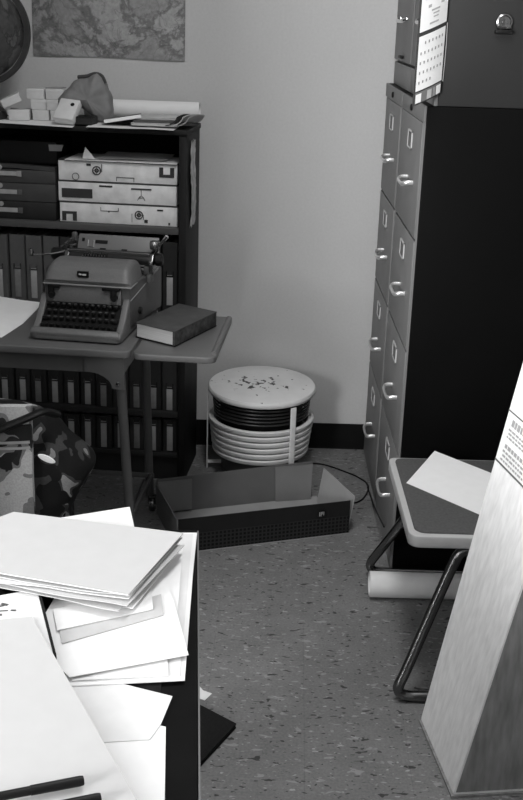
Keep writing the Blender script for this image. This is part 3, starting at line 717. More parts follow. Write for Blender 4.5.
# local: x along long dark side, y along the pale fore-edge
LB, WB, HB = 0.246, 0.142, 0.044
def book_parts():
    a0 = Vector((0, 0))
    u = Vector((math.cos(R(37)), math.sin(R(37)))); v = Vector((math.cos(R(117)), math.sin(R(117))))
    P = lambda i, j: u * i + v * j
    return P
P_ = book_parts()
def quad(i0, i1, j0, j1, z0, z1, bev=0.0):
    pts = [P_(i0, j0), P_(i1, j0), P_(i1, j1), P_(i0, j1)]
    return MB().prism([(p.x, p.y, z0) for p in pts], (0, 0, z1 - z0), bev)
quad(0.0, LB, 0, WB, 0, 0.003, 0.001).build('back_cover', M_blackcl, t)
quad(0.004, LB - 0.006, 0.010, WB - 0.004, 0.0032, HB - 0.0034).build('page_block', mat('page_edges', 0.5, 0.7, 0, 0.12, 8, 0, (1, 1, 60)), t)
fc = quad(-0.001, LB, 0, WB, HB - 0.003, HB, 0.001); fc.build('front_cover', mat('book_cover_worn', 0.045, 0.6, 0, 0.25, 30), t)
quad(0.0, LB, 0.001, 0.009, 0.002, HB - 0.001, 0.002).build('spine', mat('worn_spine', 0.04, 0.8, 0, 0.8, 60, 0.4), t)

# ================================================================= HASSOCK FAN
M_fan = mat('fan_enamel', 0.78, 0.4, 0, 0.06, 20)
fn = thing('hassock_fan', 'round pale hassock fan with chipped lid and ring louvers by the wall', 'fan', (0.022, -0.218, 0))
MB().lathe([(0, -0.0125), (0.178, -0.0125), (0.184, -0.0095), (0.187, -0.0035), (0.187, 0.004), (0.183, 0.010), (0.174, 0.0125), (0.10, 0.018), (0, 0.0205)], 96, Matrix.Translation((0, 0, 0.3045)) @ Matrix.Rotation(R(2.6), 4, 'X')).build('lid', rust_lid_material(), fn)
zt = [0.205, 0.183, 0.161, 0.139, 0.117, 0.095]
for k, z in enumerate(zt):
    r = 0.183 - 0.0028 * k
    MB().lathe([(r - 0.018, z - 0.004), (r - 0.006, z - 0.0005), (r - 0.001, z - 0.001), (r + 0.001, z - 0.004), (r, z - 0.012), (r - 0.003, z - 0.0175), (r - 0.012, z - 0.0205), (r - 0.018, z - 0.0195)], 96, None, True).build('louver_ring', M_fan, fn)
for k in range(5):
    z = 0.272 - 0.013 * k; r = 0.168 - 0.0015 * k
    b = MB(); b.lathe([(r + 0.0035 * math.cos(a), z + 0.0035 * math.sin(a)) for a in [2 * PI * i / 8 for i in range(8)]], 72, None, True); b.build('grille_ring', mat('grille_dark_wire', 0.05, 0.35, 0.6), fn)
b = MB(); b.lathe([(0, 0.09), (0.13, 0.09), (0.145, 0.20), (0.142, 0.26), (0.10, 0.274), (0, 0.274)], 48); b.build('motor_housing', M_black, fn)
MB().lathe([(0, 0.010), (0.135, 0.010), (0.138, 0.014), (0.138, 0.075), (0.132, 0.088), (0, 0.088)], 64).build('base', mat('fan_base_dark', 0.06, 0.5), fn)
for a in (-55, -178, 65):
    c, s_ = math.cos(R(a)), math.sin(R(a)); Mx = Matrix.Rotation(R(a), 4, 'Z')
    b = MB(); b.box((0.1845, -0.011, 0.0), (0.1895, 0.011, 0.285), 0.002, 2, Mx); b.box((0.12, -0.009, 0.020), (0.186, 0.009, 0.026), 0, 2, Mx)
    b.build('post', M_fan, fn)
cord = [(0.12, 0.03, 0.004), (0.22, 0.045, 0.003), (0.32, -0.035, 0.003), (0.352, -0.075, 0.003), (0.372, -0.115, 0.003), (0.373, -0.168, 0.003), (0.352, -0.24, 0.003), (0.326, -0.278, 0.003), (0.31, -0.282, 0.003)]
MB().tube(smoothpath(cord), 0.0028, 8).build('power_cord', M_black, fn)
cord2 = [(0.372, -0.150, 0.003), (0.376, -0.22, 0.004), (0.377, -0.40, 0.03), (0.377, -0.62, 0.08)]
MB().tube(smoothpath(cord2), 0.0025, 8).build('power_cord', M_black, fn)

# ================================================================= OPEN CARTON TRAY
tr = thing('carton_tray', 'open shallow dark carton with a check printed front on the floor before the fan', 'carton', (-0.216, -0.899, 0.0005), R(18.3))
L, D, Hh = 0.548, 0.285, 0.112
M_kin = mat('carton_inside', 0.115, 0.7, 0, 0.08, 12)
M_kout = mat('carton_outside_dark', 0.013, 0.75, 0, 0.1, 12, spec=0.1)
M_klight = mat('carton_flap_pale', 0.32, 0.7, 0, 0.08, 12)
MB().box((0, 0, 0), (L, D, 0.003)).build('bottom', M_klight, tr)
f = MB().box((0, 0, 0.003), (L, 0.003, Hh)).build('front_wall', M_kout, tr)
ck = MB().box((0.002, -0.0012, 0.004), (L - 0.002, -0.0002, 0.062)).build('check_band', check_material(), f)
MB().box((0, 0.0032, 0.003), (L, 0.0042, Hh)).build('front_lining', M_kin, f)
lg = MB().lathe([(0, 0), (0.0155, 0), (0.0155, 0.0012), (0, 0.0012)], 28, Matrix.Translation((0.455, -0.0002, 0.078)) @ Matrix.Rotation(PI / 2, 4, 'X')).build('round_logo', M_black, f)
b = MB()
for x0, x1, z0, z1 in ((0.4455, 0.4480, 0.0715, 0.0855), (0.4500, 0.4525, 0.0710, 0.0850), (0.4525, 0.4560, 0.0835, 0.0855), (0.4545, 0.4565, 0.0780, 0.0855), (0.4515, 0.4560, 0.0775, 0.0795), (0.4590, 0.4612, 0.0735, 0.0860)):
    b.box((x0, -0.0020, z0), (x1, -0.0015, z1))
b.build('logo_lettering', M_pgrey, lg)
bk = MB().prism([(0, D - 0.003, 0.003), (L - 0.02, D - 0.003, 0.003), (L - 0.02, D - 0.003, Hh + 0.020), (0, D - 0.003, Hh + 0.010)], (0, 0.003, 0)).build('back_wall', M_kin, tr)
MB().prism([(0.0, 0.004, 0.003), (0.003, 0.004, 0.003), (-0.002, 0.004, Hh), (-0.005, 0.004, Hh)], (0, D - 0.008, 0)).build('left_wall', M_kin, tr)
MB().prism([(L - 0.004, 0.004, 0.003), (L - 0.001, 0.004, 0.003), (L + 0.020, 0.012, Hh + 0.008), (L + 0.017, 0.012, Hh + 0.008)], (-0.012, D - 0.05, 0)).build('right_wall', M_klight, tr)
MB().box((0.002, D - 0.016, 0.012), (0.112, D - 0.013, Hh + 0.006)).build('left_flap', mat('carton_flap_mid', 0.17, 0.7, 0, 0.08, 12), tr)
MB().prism([(0.40, D - 0.010, 0.004), (0.52, D - 0.02, 0.004), (0.522, D - 0.018, Hh + 0.016), (0.395, D - 0.008, Hh + 0.014)], (0, 0.0025, 0)).build('right_flap', mat('carton_flap_mid', 0.125, 0.7), tr)

# ================================================================= FILE CABINETS
FX = 0.408
def drawer_front(b, y0, y1, z0, z1, x=0.0): b.box((x - 0.006, y0, z0), (x + 0.012, y1, z1), 0.003)
def handle_mb(yc, z, w=0.118):
    h = w / 2; z -= 0.008
    pts = [(-0.002, yc - h, z + 0.003), (-0.014, yc - h, z + 0.003), (-0.023, yc - h * 0.95, z + 0.001), (-0.028, yc - h * 0.78, z - 0.002), (-0.030, yc - h * 0.4, z - 0.003), (-0.030, yc + h * 0.4, z - 0.003), (-0.028, yc + h * 0.78, z - 0.002), (-0.023, yc + h * 0.95, z + 0.001), (-0.014, yc + h, z + 0.003), (-0.002, yc + h, z + 0.003)]
    return MB().tube(smoothpath(pts, 5), 0.0042, 12, 0.0065)
def label_holder_mb(yc, z):
    b = MB(); w, h, t_ = 0.042, 0.024, 0.0035
    b.box((-0.0055, yc - w, z - h), (-0.0022, yc + w, z - h + t_)); b.box((-0.0055, yc - w, z + h - t_), (-0.0022, yc + w, z + h))
    b.box((-0.0055, yc - w, z - h), (-0.0022, yc - w + t_, z + h)); b.box((-0.0055, yc + w - t_, z - h), (-0.0022, yc + w, z + h))
    return b
def file_cabinet(name, label, y0, y1, zb, h, depth, zs, mfront, mside, fx, cat='filing cabinet', group=None, lab=True, lock=True, gap=0.02):
    t = thing(name, label, cat, (fx, 0, zb), 0, group)
    yc = (y0 + y1) / 2
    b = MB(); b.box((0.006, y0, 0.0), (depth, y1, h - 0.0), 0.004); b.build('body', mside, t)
    ff = MB(); z_top = zs[0][1]
    ff.box((-0.001, y0, z_top + 0.0012), (0.0056, y1, h), 0.001); ff.box((0.001, y0, 0), (0.0056, y0 + 0.010, z_top + 0.003))
    ff.box((0.001, y0 + 0.010, 0), (0.0056, y1 - 0.012, zs[-1][0] - 0.004))
    ffo = ff.build('front_frame', mfront, t)
    if lock:
        MB().lathe([(0, 0), (0.009, 0), (0.009, 0.004), (0.006, 0.006), (0, 0.006)], 18, Matrix.Translation((-0.0012, yc, h - 0.022)) @ Matrix.Rotation(-PI / 2, 4, 'Y')).build('lock', M_black, ffo)
    for z0, z1 in zs:
        b = MB(); b.box((-0.002, y0 + 0.006, z0), (0.0052, y1 - gap, z1), 0.002); d = b.build('drawer', mfront, t)
        handle_mb(yc - 0.070, z0 + 0.138).build('handle', mat('satin_handle_metal', 0.75, 0.32, 0.75), d)
        if lab:
            lh_ = label_holder_mb(yc - 0.018, z0 + 0.237).build('label_holder', mat('holder_bright', 0.5, 0.35), d)
            MB().box((-0.0038, yc - 0.056, z0 + 0.217), (-0.0024, yc + 0.020, z0 + 0.257)).build('card', mat('drawer_card', 0.13, 0.6), lh_)
    return t
ZS = [(0.978, 1.2775), (0.672, 0.972), (0.366, 0.666), (0.060, 0.360)]
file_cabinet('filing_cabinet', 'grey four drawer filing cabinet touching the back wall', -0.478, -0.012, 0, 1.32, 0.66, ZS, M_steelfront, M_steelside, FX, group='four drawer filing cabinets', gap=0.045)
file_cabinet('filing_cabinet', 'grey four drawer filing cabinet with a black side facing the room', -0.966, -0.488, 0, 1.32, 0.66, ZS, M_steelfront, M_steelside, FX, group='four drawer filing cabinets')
ZU = [(0.335, 0.585), (0.076, 0.325)]
FU = 0.430
def upper(label, y0, y1):
    t = thing('storage_cabinet', label, 'cabinet', (FU, 0, 1.3205), 0, 'small cabinets on top of the filing cabinets')
    yc = (y0 + y1) / 2
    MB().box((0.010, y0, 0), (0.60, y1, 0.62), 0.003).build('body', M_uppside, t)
    MB().box((0.0, y0, 0), (0.0098, y1, 0.070), 0.002).build('plinth', M_steelfront, t)
    d = MB().box((-0.003, y0 + 0.006, 0.078), (0.0098, y1 - 0.006, 0.615), 0.003).build('door', M_steelfront, t)
    MB().tube(smoothpath([(-0.003, yc - 0.09, 0.205), (-0.012, yc - 0.087, 0.203), (-0.018, yc - 0.06, 0.198), (-0.018, yc + 0.06, 0.198), (-0.012, yc + 0.087, 0.203), (-0.003, yc + 0.09, 0.205)], 5), 0.0055, 10).build('handle', M_chrome, d)
    MB().box((-0.014, yc - 0.05, 0.088), (-0.0032, yc + 0.02, 0.096), 0.002).build('latch', M_black, d)
    return t
upper('grey steel cabinet on the wall side filing cabinet, bright door handle', -0.455, -0.012)
upper('grey steel cabinet above the black sided filing cabinet, clip on its side', -0.966, -0.459)

# clip on the side of the near upper cabinet
t = thing('magnetic_clip', 'round metal clip with dark jaw stuck on the upper cabinet side', 'clip', (0.587, -0.9655, 1.527))
MB().lathe([(0, 0), (0.021, 0), (0.022, 0.004), (0.020, 0.009), (0.016, 0.011), (0.014, 0.009), (0.006, 0.009), (0.0055, 0.014), (0, 0.015)], 36, Matrix.Rotation(PI / 2, 4, 'X')).build('disc', M_dchrome, t)
b = MB(); b.box((-0.022, -0.018, -0.028), (0.022, -0.0008, -0.018), 0.003); b.build('jaw', M_black, t)
b = MB(); b.prism([(-0.020, -0.010, -0.016), (0.020, -0.010, -0.016), (0.014, -0.013, -0.004), (-0.014, -0.013, -0.004)], (0, 0.006, 0), 0.001); b.build('lever', M_dchrome, t)

# calendar: hangs from the cabinet edge and swings out into the room
t = thing('wall_calendar', 'white wall calendar hanging out from the upper cabinet edge', 'calendar', (0.3735, -1.022, 1.331))
cr = Vector((0.445, -0.972, 0)); cl = Vector((0.3735, -1.022, 0)); cd = (cr - cl); cn = Vector((cd.y, -cd.x, 0)).normalized()
def cal(u, z, off=0.0):
    p = cd * u + cn * off
    return Vector((p.x + 0.004 * math.sin(PI * u) * cn.x, p.y + 0.004 * math.sin(PI * u) * cn.y, z + 0.030 * u))
def calpatch(u0, u1, z0, z1, off, th, nu=8, nv=2):
    return MB().grid(lambda a, c: cal(u0 + (u1 - u0) * a, z0 + (z1 - z0) * c, off), nu, nv, th, tuple(-cn))
calpatch(-0.02, 1.0, -0.008, 0.50, -0.0015, 0.004).build('backing_card', mat('calendar_back', 0.035, 0.7), t)
lp = calpatch(0.0, 0.95, 0.026, 0.155, 0.001, 0.001).build('month_sheet', M_paper, t)
b = MB()
for i in range(5):
    for j in range(7):
        u = 0.06 + 0.125 * j; z = 0.134 - 0.023 * i
        if i == 4 and j > 3: continue
        if i == 0 and j < 1: continue
        p0 = cal(u, z, 0.0016); p1 = cal(u + 0.035, z, 0.0016)
        b.prism([p0, p1, p1 + Vector((0, 0, 0.0065)), p0 + Vector((0, 0, 0.0065))], cn * 0.0003)
b.build('date_marks', mat('date_ink', 0.25, 0.7), lp)
up = calpatch(0.0, 0.97, 0.165, 0.50, 0.001, 0.001).build('picture_sheet', M_paper, t)
calpatch(0.10, 0.86, 0.238, 0.47, 0.0022, 0.0006).build('photo', mat('calendar_photo', 0.10, 0.5, 0, 0.7, 30), up)
b = MB()
for u0, u1, z, h in ((0.22, 0.80, 0.216, 0.007), (0.34, 0.64, 0.206, 0.004), (0.40, 0.62, 0.198, 0.003), (0.42, 0.60, 0.190, 0.003), (0.30, 0.62, 0.176, 0.004)):
    p0, p1 = cal(u0, z, 0.0016), cal(u1, z, 0.0016)
    b.prism([p0, p1, p1 + Vector((0, 0, h)), p0 + Vector((0, 0, h))], cn * 0.0003)
b.build('caption_lines', mat('caption_ink', 0.38, 0.7), up)
st = calpatch(0.0, 0.93, -0.004, 0.022, 0.0008, 0.0008).build('bottom_strip', mat('calendar_strip', 0.16, 0.6), t)
for u0, u1, m in ((0.01, 0.19, M_paper), (0.40, 0.56, M_paper3), (0.62, 0.70, M_pgrey), (0.75, 0.92, M_paper)):
    calpatch(u0, u1, -0.003, 0.018, 0.0018, 0.0006, 3).build('strip_block', m, st)
MB().tube([cal(1.03, 0.0, 0.0) + Vector((0, 0, 0.02)), cal(1.05, 0.06), cal(1.055, 0.11), cal(1.03, 0.16)], 0.0012, 6).build('curled_edge', M_pgrey, t)

# ================================================================= CHAIR
M_rim = mat('seat_shell_plastic', 0.43, 0.4, 0, 0.05, 20)
M_pad = mat('seat_upholstery', 0.065, 0.75, 0, 0.2, 150, 0.3)
ch = thing('sled_chair', 'grey padded chair on dark chrome sled legs beside the filing cabinet', 'chair', (0.60, -1.365, 0))
def seat_outline(inset=0.0):
    x0, x1, y0, y1 = -0.238 + inset, 0.22 - inset, -0.212 + inset, 0.262 - inset
    pts = arc(x1 - 0.06, y0 + 0.06, 0.06, -90, 0, 5) + arc(x1 - 0.06, y1 - 0.06, 0.06, 0, 90, 5) + arc(x0 + 0.020, y1 - 0.020, 0.020, 90, 180, 5) + arc(x0 + 0.026, y0 + 0.026, 0.026, 180, 270, 6)
    return pts
MB().prism([(x, y, 0.384) for x, y in seat_outline()], (0, 0, 0.030), 0.009, 3).build('seat_shell', M_rim, ch)
MB().prism([(x, y, 0.408) for x, y in seat_outline(0.015)], (0, 0, 0.011), 0.005, 3).build('seat_pad', M_pad, ch)
for y in (-0.250, 0.366):
    s = 1 if y > 0 else -1
    yt = -0.185 if s < 0 else 0.225
    P = [(-0.02, yt, 0.371), (-0.085, yt, 0.371), (-0.105, yt, 0.366), (-0.121, yt + (y - yt) * 0.05, 0.350), (-0.145, yt + (y - yt) * 0.2, 0.290), (-0.19, yt + (y - yt) * 0.55, 0.170), (-0.226, yt + (y - yt) * 0.9, 0.078), (-0.240, y, 0.045), (-0.241, y, 0.030), (-0.232, y, 0.018), (-0.214, y, 0.0135), (-0.18, y, 0.0135), (-0.05, y, 0.0135), (0.22, y, 0.0135)]
    if s > 0: P = P[:4] + [(a - 0.012 * min(1, (0.35 - c) / 0.12), b_, c) for a, b_, c in P[4:]]
    sm = [Vector(P[0])] + smoothpath(P[1:], 5)
    MB().tube(sm, 0.0132, 14).build('sled_leg', M_dchrome, ch)
for x in (-0.07, 0.12):
    MB().tube([(x, -0.185, 0.371), (x, 0.225, 0.371)], 0.010, 12).build('cross_bar', M_dchrome, ch)
MB().tube([(0.22, -0.250, 0.0135), (0.22, 0.366, 0.0135)], 0.0132, 12).build('rear_bar', M_dchrome, ch)
bkp = MB().prism([(0.225, y, z) for y, z in roundrect(-0.235, 0.56, 0.235, 0.84, 0.05)], (0.03, 0, 0), 0.008, 3, Matrix.Rotation(R(0), 4, 'Y')).build('backrest', M_rim, ch)
for y in (-0.16, 0.16):
    MB().tube([(0.10, y, 0.373), (0.22, y, 0.385), (0.262, y, 0.46), (0.262, y, 0.60)], 0.009, 12).build('back_post', M_dchrome, ch)
# paper on the seat
poly_obj('loose_paper', [(0.3885, -1.287), (0.492, -1.062), (0.70, -1.30), (0.60, -1.53)], 0.4203, M_paper, 'white sheet lying on the padded chair seat', 'paper', None, 0.0008)

# paper roll under the chair
t = thing('paper_roll', 'white paper roll on the floor under the chair', 'paper roll', (0.668, -1.118, 0.0385), 0)
roll_mb(0.335, 0.037, 2.3, 0.75).build('rolled_sheet', M_paper2, t)

# ================================================================= TALL CARTON
t = thing('tall_carton', 'tall pale leaning carton with a printed label in the right foreground', 'carton', (0.402, -1.698, 0.0005))
dv = Vector((0.12687, -0.99192, 0)); ev = Vector((0.99192, 0.12687, 0)); LEAN = 0.172
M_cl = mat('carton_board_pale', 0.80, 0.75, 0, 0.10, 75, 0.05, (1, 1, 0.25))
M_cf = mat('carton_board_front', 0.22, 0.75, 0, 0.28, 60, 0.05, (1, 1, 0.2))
DD, EE, HC = 0.262, 0.34, 1.25
def cp(d, e, z, kk=0.0):
    lean = LEAN + 0.022 * (d / DD)
    p = dv * d + ev * (e + lean * z)
    return Vector((p.x, p.y, z))
def slab(c00, c10, c11, c01, nrm, th=0.004):
    a, b_, c, d_ = Vector(c00), Vector(c10), Vector(c11), Vector(c01)
    return MB().grid(lambda u, v: (a * (1 - u) + b_ * u) * (1 - v) + (d_ * (1 - u) + c * u) * v, 10, 24, th, nrm)
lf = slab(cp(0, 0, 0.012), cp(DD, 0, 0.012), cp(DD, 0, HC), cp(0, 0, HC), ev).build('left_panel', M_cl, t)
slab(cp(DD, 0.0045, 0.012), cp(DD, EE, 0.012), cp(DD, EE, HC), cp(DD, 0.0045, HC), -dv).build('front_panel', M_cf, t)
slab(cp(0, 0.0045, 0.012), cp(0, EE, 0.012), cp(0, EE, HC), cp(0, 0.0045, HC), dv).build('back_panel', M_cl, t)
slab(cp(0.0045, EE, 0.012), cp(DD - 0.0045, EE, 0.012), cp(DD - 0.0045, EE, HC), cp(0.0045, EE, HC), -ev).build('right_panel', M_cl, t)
slab(cp(0, 0, HC + 0.0005), cp(DD, 0, HC + 0.0005), cp(DD, EE, HC + 0.0005), cp(0, EE, HC + 0.0005), (0, 0, 1)).build('top_flap', M_cl, t)
b = MB(); b.prism([cp(-0.002, -0.003, 0), cp(DD + 0.003, -0.003, 0), cp(DD + 0.003, EE + 0.002, 0), cp(-0.002, EE + 0.002, 0)], (0, 0, 0.0055)); b.build('bottom_flap', M_cf, t)
b = MB(); b.prism([cp(0.001, 0.001, 0.006), cp(DD - 0.001, 0.001, 0.006), cp(DD - 0.001, EE, 0.006), cp(0.001, EE, 0.006)], (0, 0, 0.0055)); b.build('bottom_flap', M_cl, t)
e_n = -ev
def lab(d0, d1, z0, z1, off, name, m, par):
    o_ = e_n * off
    return MB().grid(lambda u, v: cp(d0 + (d1 - d0) * u, 0, z0 + (z1 - z0) * v) + o_, 10, 10, 0.0004, -e_n).build(name, m, par)
pnl = lab(0.002, DD - 0.002, 0.655, 1.12, 0.0006, 'printed_label', M_paper, lf)
lab(0.0, DD, 0.652, 0.656, 0.0012, 'label_border', mat('label_ink', 0.12, 0.6), pnl)
lab(0.0, DD, 0.762, 0.765, 0.0012, 'label_border', mat('label_ink', 0.12, 0.6), pnl)
b = MB()
def ln(d0, d1, z, h):
    o_ = e_n * 0.0012
    b.prism([cp(d0, 0, z) + o_, cp(d1, 0, z) + o_, cp(d1, 0, z + h) + o_, cp(d0, 0, z + h) + o_], e_n * 0.0003)
x = 0.03
for w in (0.012, 0.009, 0.012, 0.008, 0.012, 0.01, 0.012, 0.009):
    ln(x, x + w, 0.738, 0.014); x += w + 0.004
for r_, (z, h) in enumerate(((0.727, 0.004), (0.719, 0.004), (0.711, 0.004), (0.690, 0.008), (0.680, 0.0045), (0.671, 0.0045), (0.662, 0.004))):
    x = 0.024 + 0.004 * (r_ % 2)
    while x < 0.20:
        w = random.uniform(0.006, 0.016); ln(x, x + w, z, h); x += w + 0.004
b.build('label_print', mat('label_text_ink', 0.33, 0.7), pnl)
lab(0.042, 0.15, 0.815, 0.885, 0.0014, 'label_picture', mat('label_picture', 0.28, 0.6, 0, 0.7, 45), pnl)

# ================================================================= DESK
DA = math.atan2(0.039, 0.635)
dk = thing('desk', 'dark office desk covered with papers in the left foreground', 'desk', (-0.087, -2.262, 0), DA)
M_desk = mat('desk_black_top', 0.004, 0.7, 0, 0.2, 20, spec=0.08)
M_deskb = mat('desk_body_dark', 0.025, 0.5, 0, 0.2, 20)
tp = MB().box((-0.74, -1.40, 0.722), (0.0, 0.0, 0.750), 0.003).build('desk_top', M_desk, dk)
MB().box((0.0003, -1.398, 0.726), (0.0025, -0.002, 0.7485)).build('edge_trim', mat('desk_edge_trim', 0.12, 0.35), tp)
pd = MB().box((-0.44, -1.37, 0.09), (-0.018, -0.03, 0.7215), 0.003).build('pedestal', M_deskb, dk)
for z0, z1 in ((0.50, 0.70), (0.29, 0.49), (0.10, 0.28)):
    d = MB().box((-0.455, -1.355, z0), (-0.4405, -0.75, z1), 0.003).build('drawer', M_deskb, dk)
    MB().box((-0.472, -1.15, (z0 + z1) / 2), (-0.4555, -0.95, (z0 + z1) / 2 + 0.012), 0.004).build('handle', M_dchrome, d)
for x in (-0.73, -0.43, -0.06):
    for y in (-1.36, -0.06):
        MB().box((x, y - 0.02, 0), (x + 0.03, y + 0.02, 0.0895 if x > -0.6 else 0.7215), 0.003).build('leg', M_dchrome, dk)

M_dp = mat('desk_paper_dimmed_for_light', 0.49, 0.85, 0, 0.02, 30, spec=0.1)  # same white paper, colour lowered to offset the strong light on these sheets
# papers on the desk
def desk_poly(pts, z, m, label, group='papers on the desk', th=0.0008, name='loose_paper', cat='paper'):
    return poly_obj(name, pts, z, m, label, cat, group, th)
desk_poly([(-0.42, -2.40), (-0.16, -2.69), (-0.105, -2.69), (-0.105, -2.716), (-0.165, -2.726), (-0.44, -2.62)], 0.7513, M_blackcl, 'black folder mostly buried under the desk papers', None, 0.001, 'folder', 'folder')
desk_poly([(-0.225, -2.745), (-0.092, -2.786), (-0.078, -2.968), (-0.19, -2.975)], 0.7530, M_paper, 'white sheet with a straight right edge, lowest in the picture beside the bare desk strip')
desk_poly([(-0.231, -2.690), (-0.155, -2.703), (-0.089, -2.727), (-0.098, -2.783), (-0.108, -2.812), (-0.207, -2.826)], 0.7542, M_paper2, 'white sheet with a slanted right corner below the corner folder')
t = thing('document_folder', 'large white folder at the back right corner of the desk', 'folder', (0, 0, 0), 0)
MB().prism([(-0.27, -2.30, 0.7548), (-0.086, -2.279, 0.7508), (-0.084, -2.412, 0.7520), (-0.0765, -2.695, 0.7548), (-0.22, -2.715, 0.7548)], (0, 0, 0.0016)).build('back_cover', M_paper, t, 0)
MB().prism([(-0.27, -2.31, 0.7566), (-0.092, -2.287, 0.7526), (-0.090, -2.412, 0.7538), (-0.083, -2.690, 0.7566), (-0.22, -2.708, 0.7566)], (0, 0, 0.0008)).build('inner_sheet', M_paper2, t, 0)
desk_poly([(-0.192, -2.614), (-0.106, -2.612), (-0.097, -2.691), (-0.213, -2.707), (-0.235, -2.663)], 0.7590, M_paper2, 'narrow white sheet showing along the front edge of the corner folder')
desk_poly([(-0.194, -2.391), (-0.104, -2.340), (-0.097, -2.548), (-0.179, -2.613)], 0.7602, M_paper, 'white sheet whose right edge runs beside the corner folder edge')
desk_poly([(-0.264, -2.470), (-0.120, -2.450), (-0.098, -2.544), (-0.075, -2.649), (-0.216, -2.706), (-0.281, -2.625)], 0.7630, M_paper, 'white sheet whose pointed right corner sticks out past the folder')
desk_poly([(-0.256, -2.57), (-0.174, -2.535), (-0.123, -2.50), (-0.115, -2.556), (-0.238, -2.634)], 0.7650, M_paper3, 'grey wrinkled sheet under the thick paper stack', th=0.0014)
desk_poly([(-0.264, -2.553), (-0.178, -2.515), (-0.138, -2.49), (-0.130, -2.545), (-0.249, -2.606)], 0.7670, M_paper2, 'pale sheet with a dark lower edge under the thick paper stack', th=0.0012)
desk_poly([(-0.345, -2.300), (-0.198, -2.232), (-0.181, -2.312), (-0.204, -2.423), (-0.305, -2.429)], 0.7720, M_paper, 'white sheet poking out behind the thick paper stack', th=0.0012)
# thick stack: seven sheets, slightly fanned
random.seed(11)
stack = [(-0.475, -2.345), (-0.385, -2.329), (-0.368, -2.310), (-0.102, -2.366), (-0.162, -2.556), (-0.345, -2.506), (-0.470, -2.470)]
names = ['lowest', 'second from the bottom', 'third from the bottom', 'middle', 'third from the top', 'second from the top']
for k in range(6):
    z = 0.7740 + 0.0022 * k
    a = R((1.5, -2.5, 3.5, -1.0, 2.2, 0.6)[k]); dx, dy = (0.003, -0.006, -0.010, 0.002, -0.004, 0.0)[k], (-0.004, -0.010, 0.002, -0.012, -0.006, -0.002)[k]
    cx, cy = -0.28, -2.43
    q = [(cx + (x - cx) * math.cos(a) - (y - cy) * math.sin(a) + dx, cy + (x - cx) * math.sin(a) + (y - cy) * math.cos(a) + dy) for x, y in stack]
    cen = Vector((cx, cy, z))
    def fq(u, v, q=q, k=k):
        A, B_, C_, D_ = [Vector((p[0], p[1], 0)) for p in (q[0], q[3], q[4], q[6])]
        p = (A * (1 - u) + B_ * u) * (1 - v) + (D_ * (1 - u) + C_ * u) * v
        lift = 0.0022 * k * (0.2 + u) * (0.3 + v) * 0.35
        wob = 0.0035 * noise.noise(Vector((u * 3 + k * 1.7, v * 2, k))) * v
        return (p.x - cx, p.y - cy + 0.004 * noise.noise(Vector((u * 6, k * 3.1, 0))) * v, lift + max(0, wob))
    o = MB().grid(fq, 14, 10, 0.0008).build('loose_paper', M_dp if k % 2 else M_paper2)
    o.location = cen; tag(o, f'white sheet in the thick desk paper stack, {names[k]}', 'paper', 'sheets of the thick stack on the desk')
cxy = Vector((-0.28, -2.43, 0.7925))
o = MB().prism([(p[0] - cxy.x, p[1] - cxy.y, 0) for p in stack], (0, 0, 0.0016)).build('manila_folder', M_dp, None, 0)
o.location = cxy; tag(o, 'broad white folder topping the thick paper stack on the desk', 'folder')
# writing pad with a dark edge
t = thing('writing_pad', 'white writing pad with dark scribbles and a dark edge on the desk', 'pad', (0, 0, 0))
pad = [(-0.46, -2.575), (-0.339, -2.533), (-0.294, -2.512), (-0.240, -2.679), (-0.245, -2.685), (-0.46, -2.74)]
MB().prism([(x, y, 0.7547) for x, y in pad], (0, 0, 0.0195)).build('page_block', M_paper2, t, 0)
MB().prism([(-0.2938, -2.511, 0.7545), (-0.290, -2.511, 0.7545), (-0.2365, -2.679, 0.7545), (-0.2398, -2.679, 0.7545)], (0, 0, 0.0212)).build('dark_edge', M_black, t, 0)
b = MB()
for (x, y, l_, w_, a_) in ((-0.334, -2.563, 0.014, 0.004, 30), (-0.328, -2.557, 0.010, 0.005, -20), (-0.335, -2.578, 0.012, 0.004, 50), (-0.326, -2.574, 0.012, 0.003, 10), (-0.331, -2.586, 0.012, 0.005, 25), (-0.313, -2.572, 0.007, 0.004, 0)):
    b.box((-l_ / 2, -w_ / 2, 0), (l_ / 2, w_ / 2, 0.0003), 0, 2, Matrix.Translation((x, y, 0.7744)) @ Matrix.Rotation(R(a_), 4, 'Z'))
b.build('scribble', M_bind[0], t)
# big front sheet
sheet_obj('loose_paper', [(-0.43, -2.63, 0.7790), (-0.284, -2.594, 0.7790), (-0.088, -2.975, 0.7700), (-0.30, -3.06, 0.7765)], M_dp, 'big white sheet nearest the viewer, lying under the pens', 'paper', 'papers on the desk', 0.0008, 16)
# pens
def pen(p0, p1, label):
    p0, p1 = Vector(p0), Vector(p1); d = p1 - p0; Ln = d.length
    t = thing('pen', label, 'pen', p0, 0, 'black pens on the desk'); t.rotation_euler = d.to_track_quat('Z', 'Y').to_euler()
    MB().lathe([(0, 0), (0.0035, 0.0005), (0.0045, 0.004), (0.0047, Ln * 0.62), (0, Ln * 0.62)], 20).build('barrel', M_black, t)
    MB().lathe([(0, Ln * 0.62 + 0.0002), (0.0052, Ln * 0.62 + 0.0002), (0.0054, Ln - 0.004), (0.0048, Ln - 0.0005), (0, Ln)], 20).build('cap', M_black, t)
pen((-0.30, -2.972, 0.7850), (-0.165, -2.920, 0.7815), 'black pen whose tip reaches farther back on the big white sheet')
pen((-0.26, -2.990, 0.7840), (-0.144, -2.944, 0.7800), 'black pen nearest the viewer, cut by the bottom of the picture')

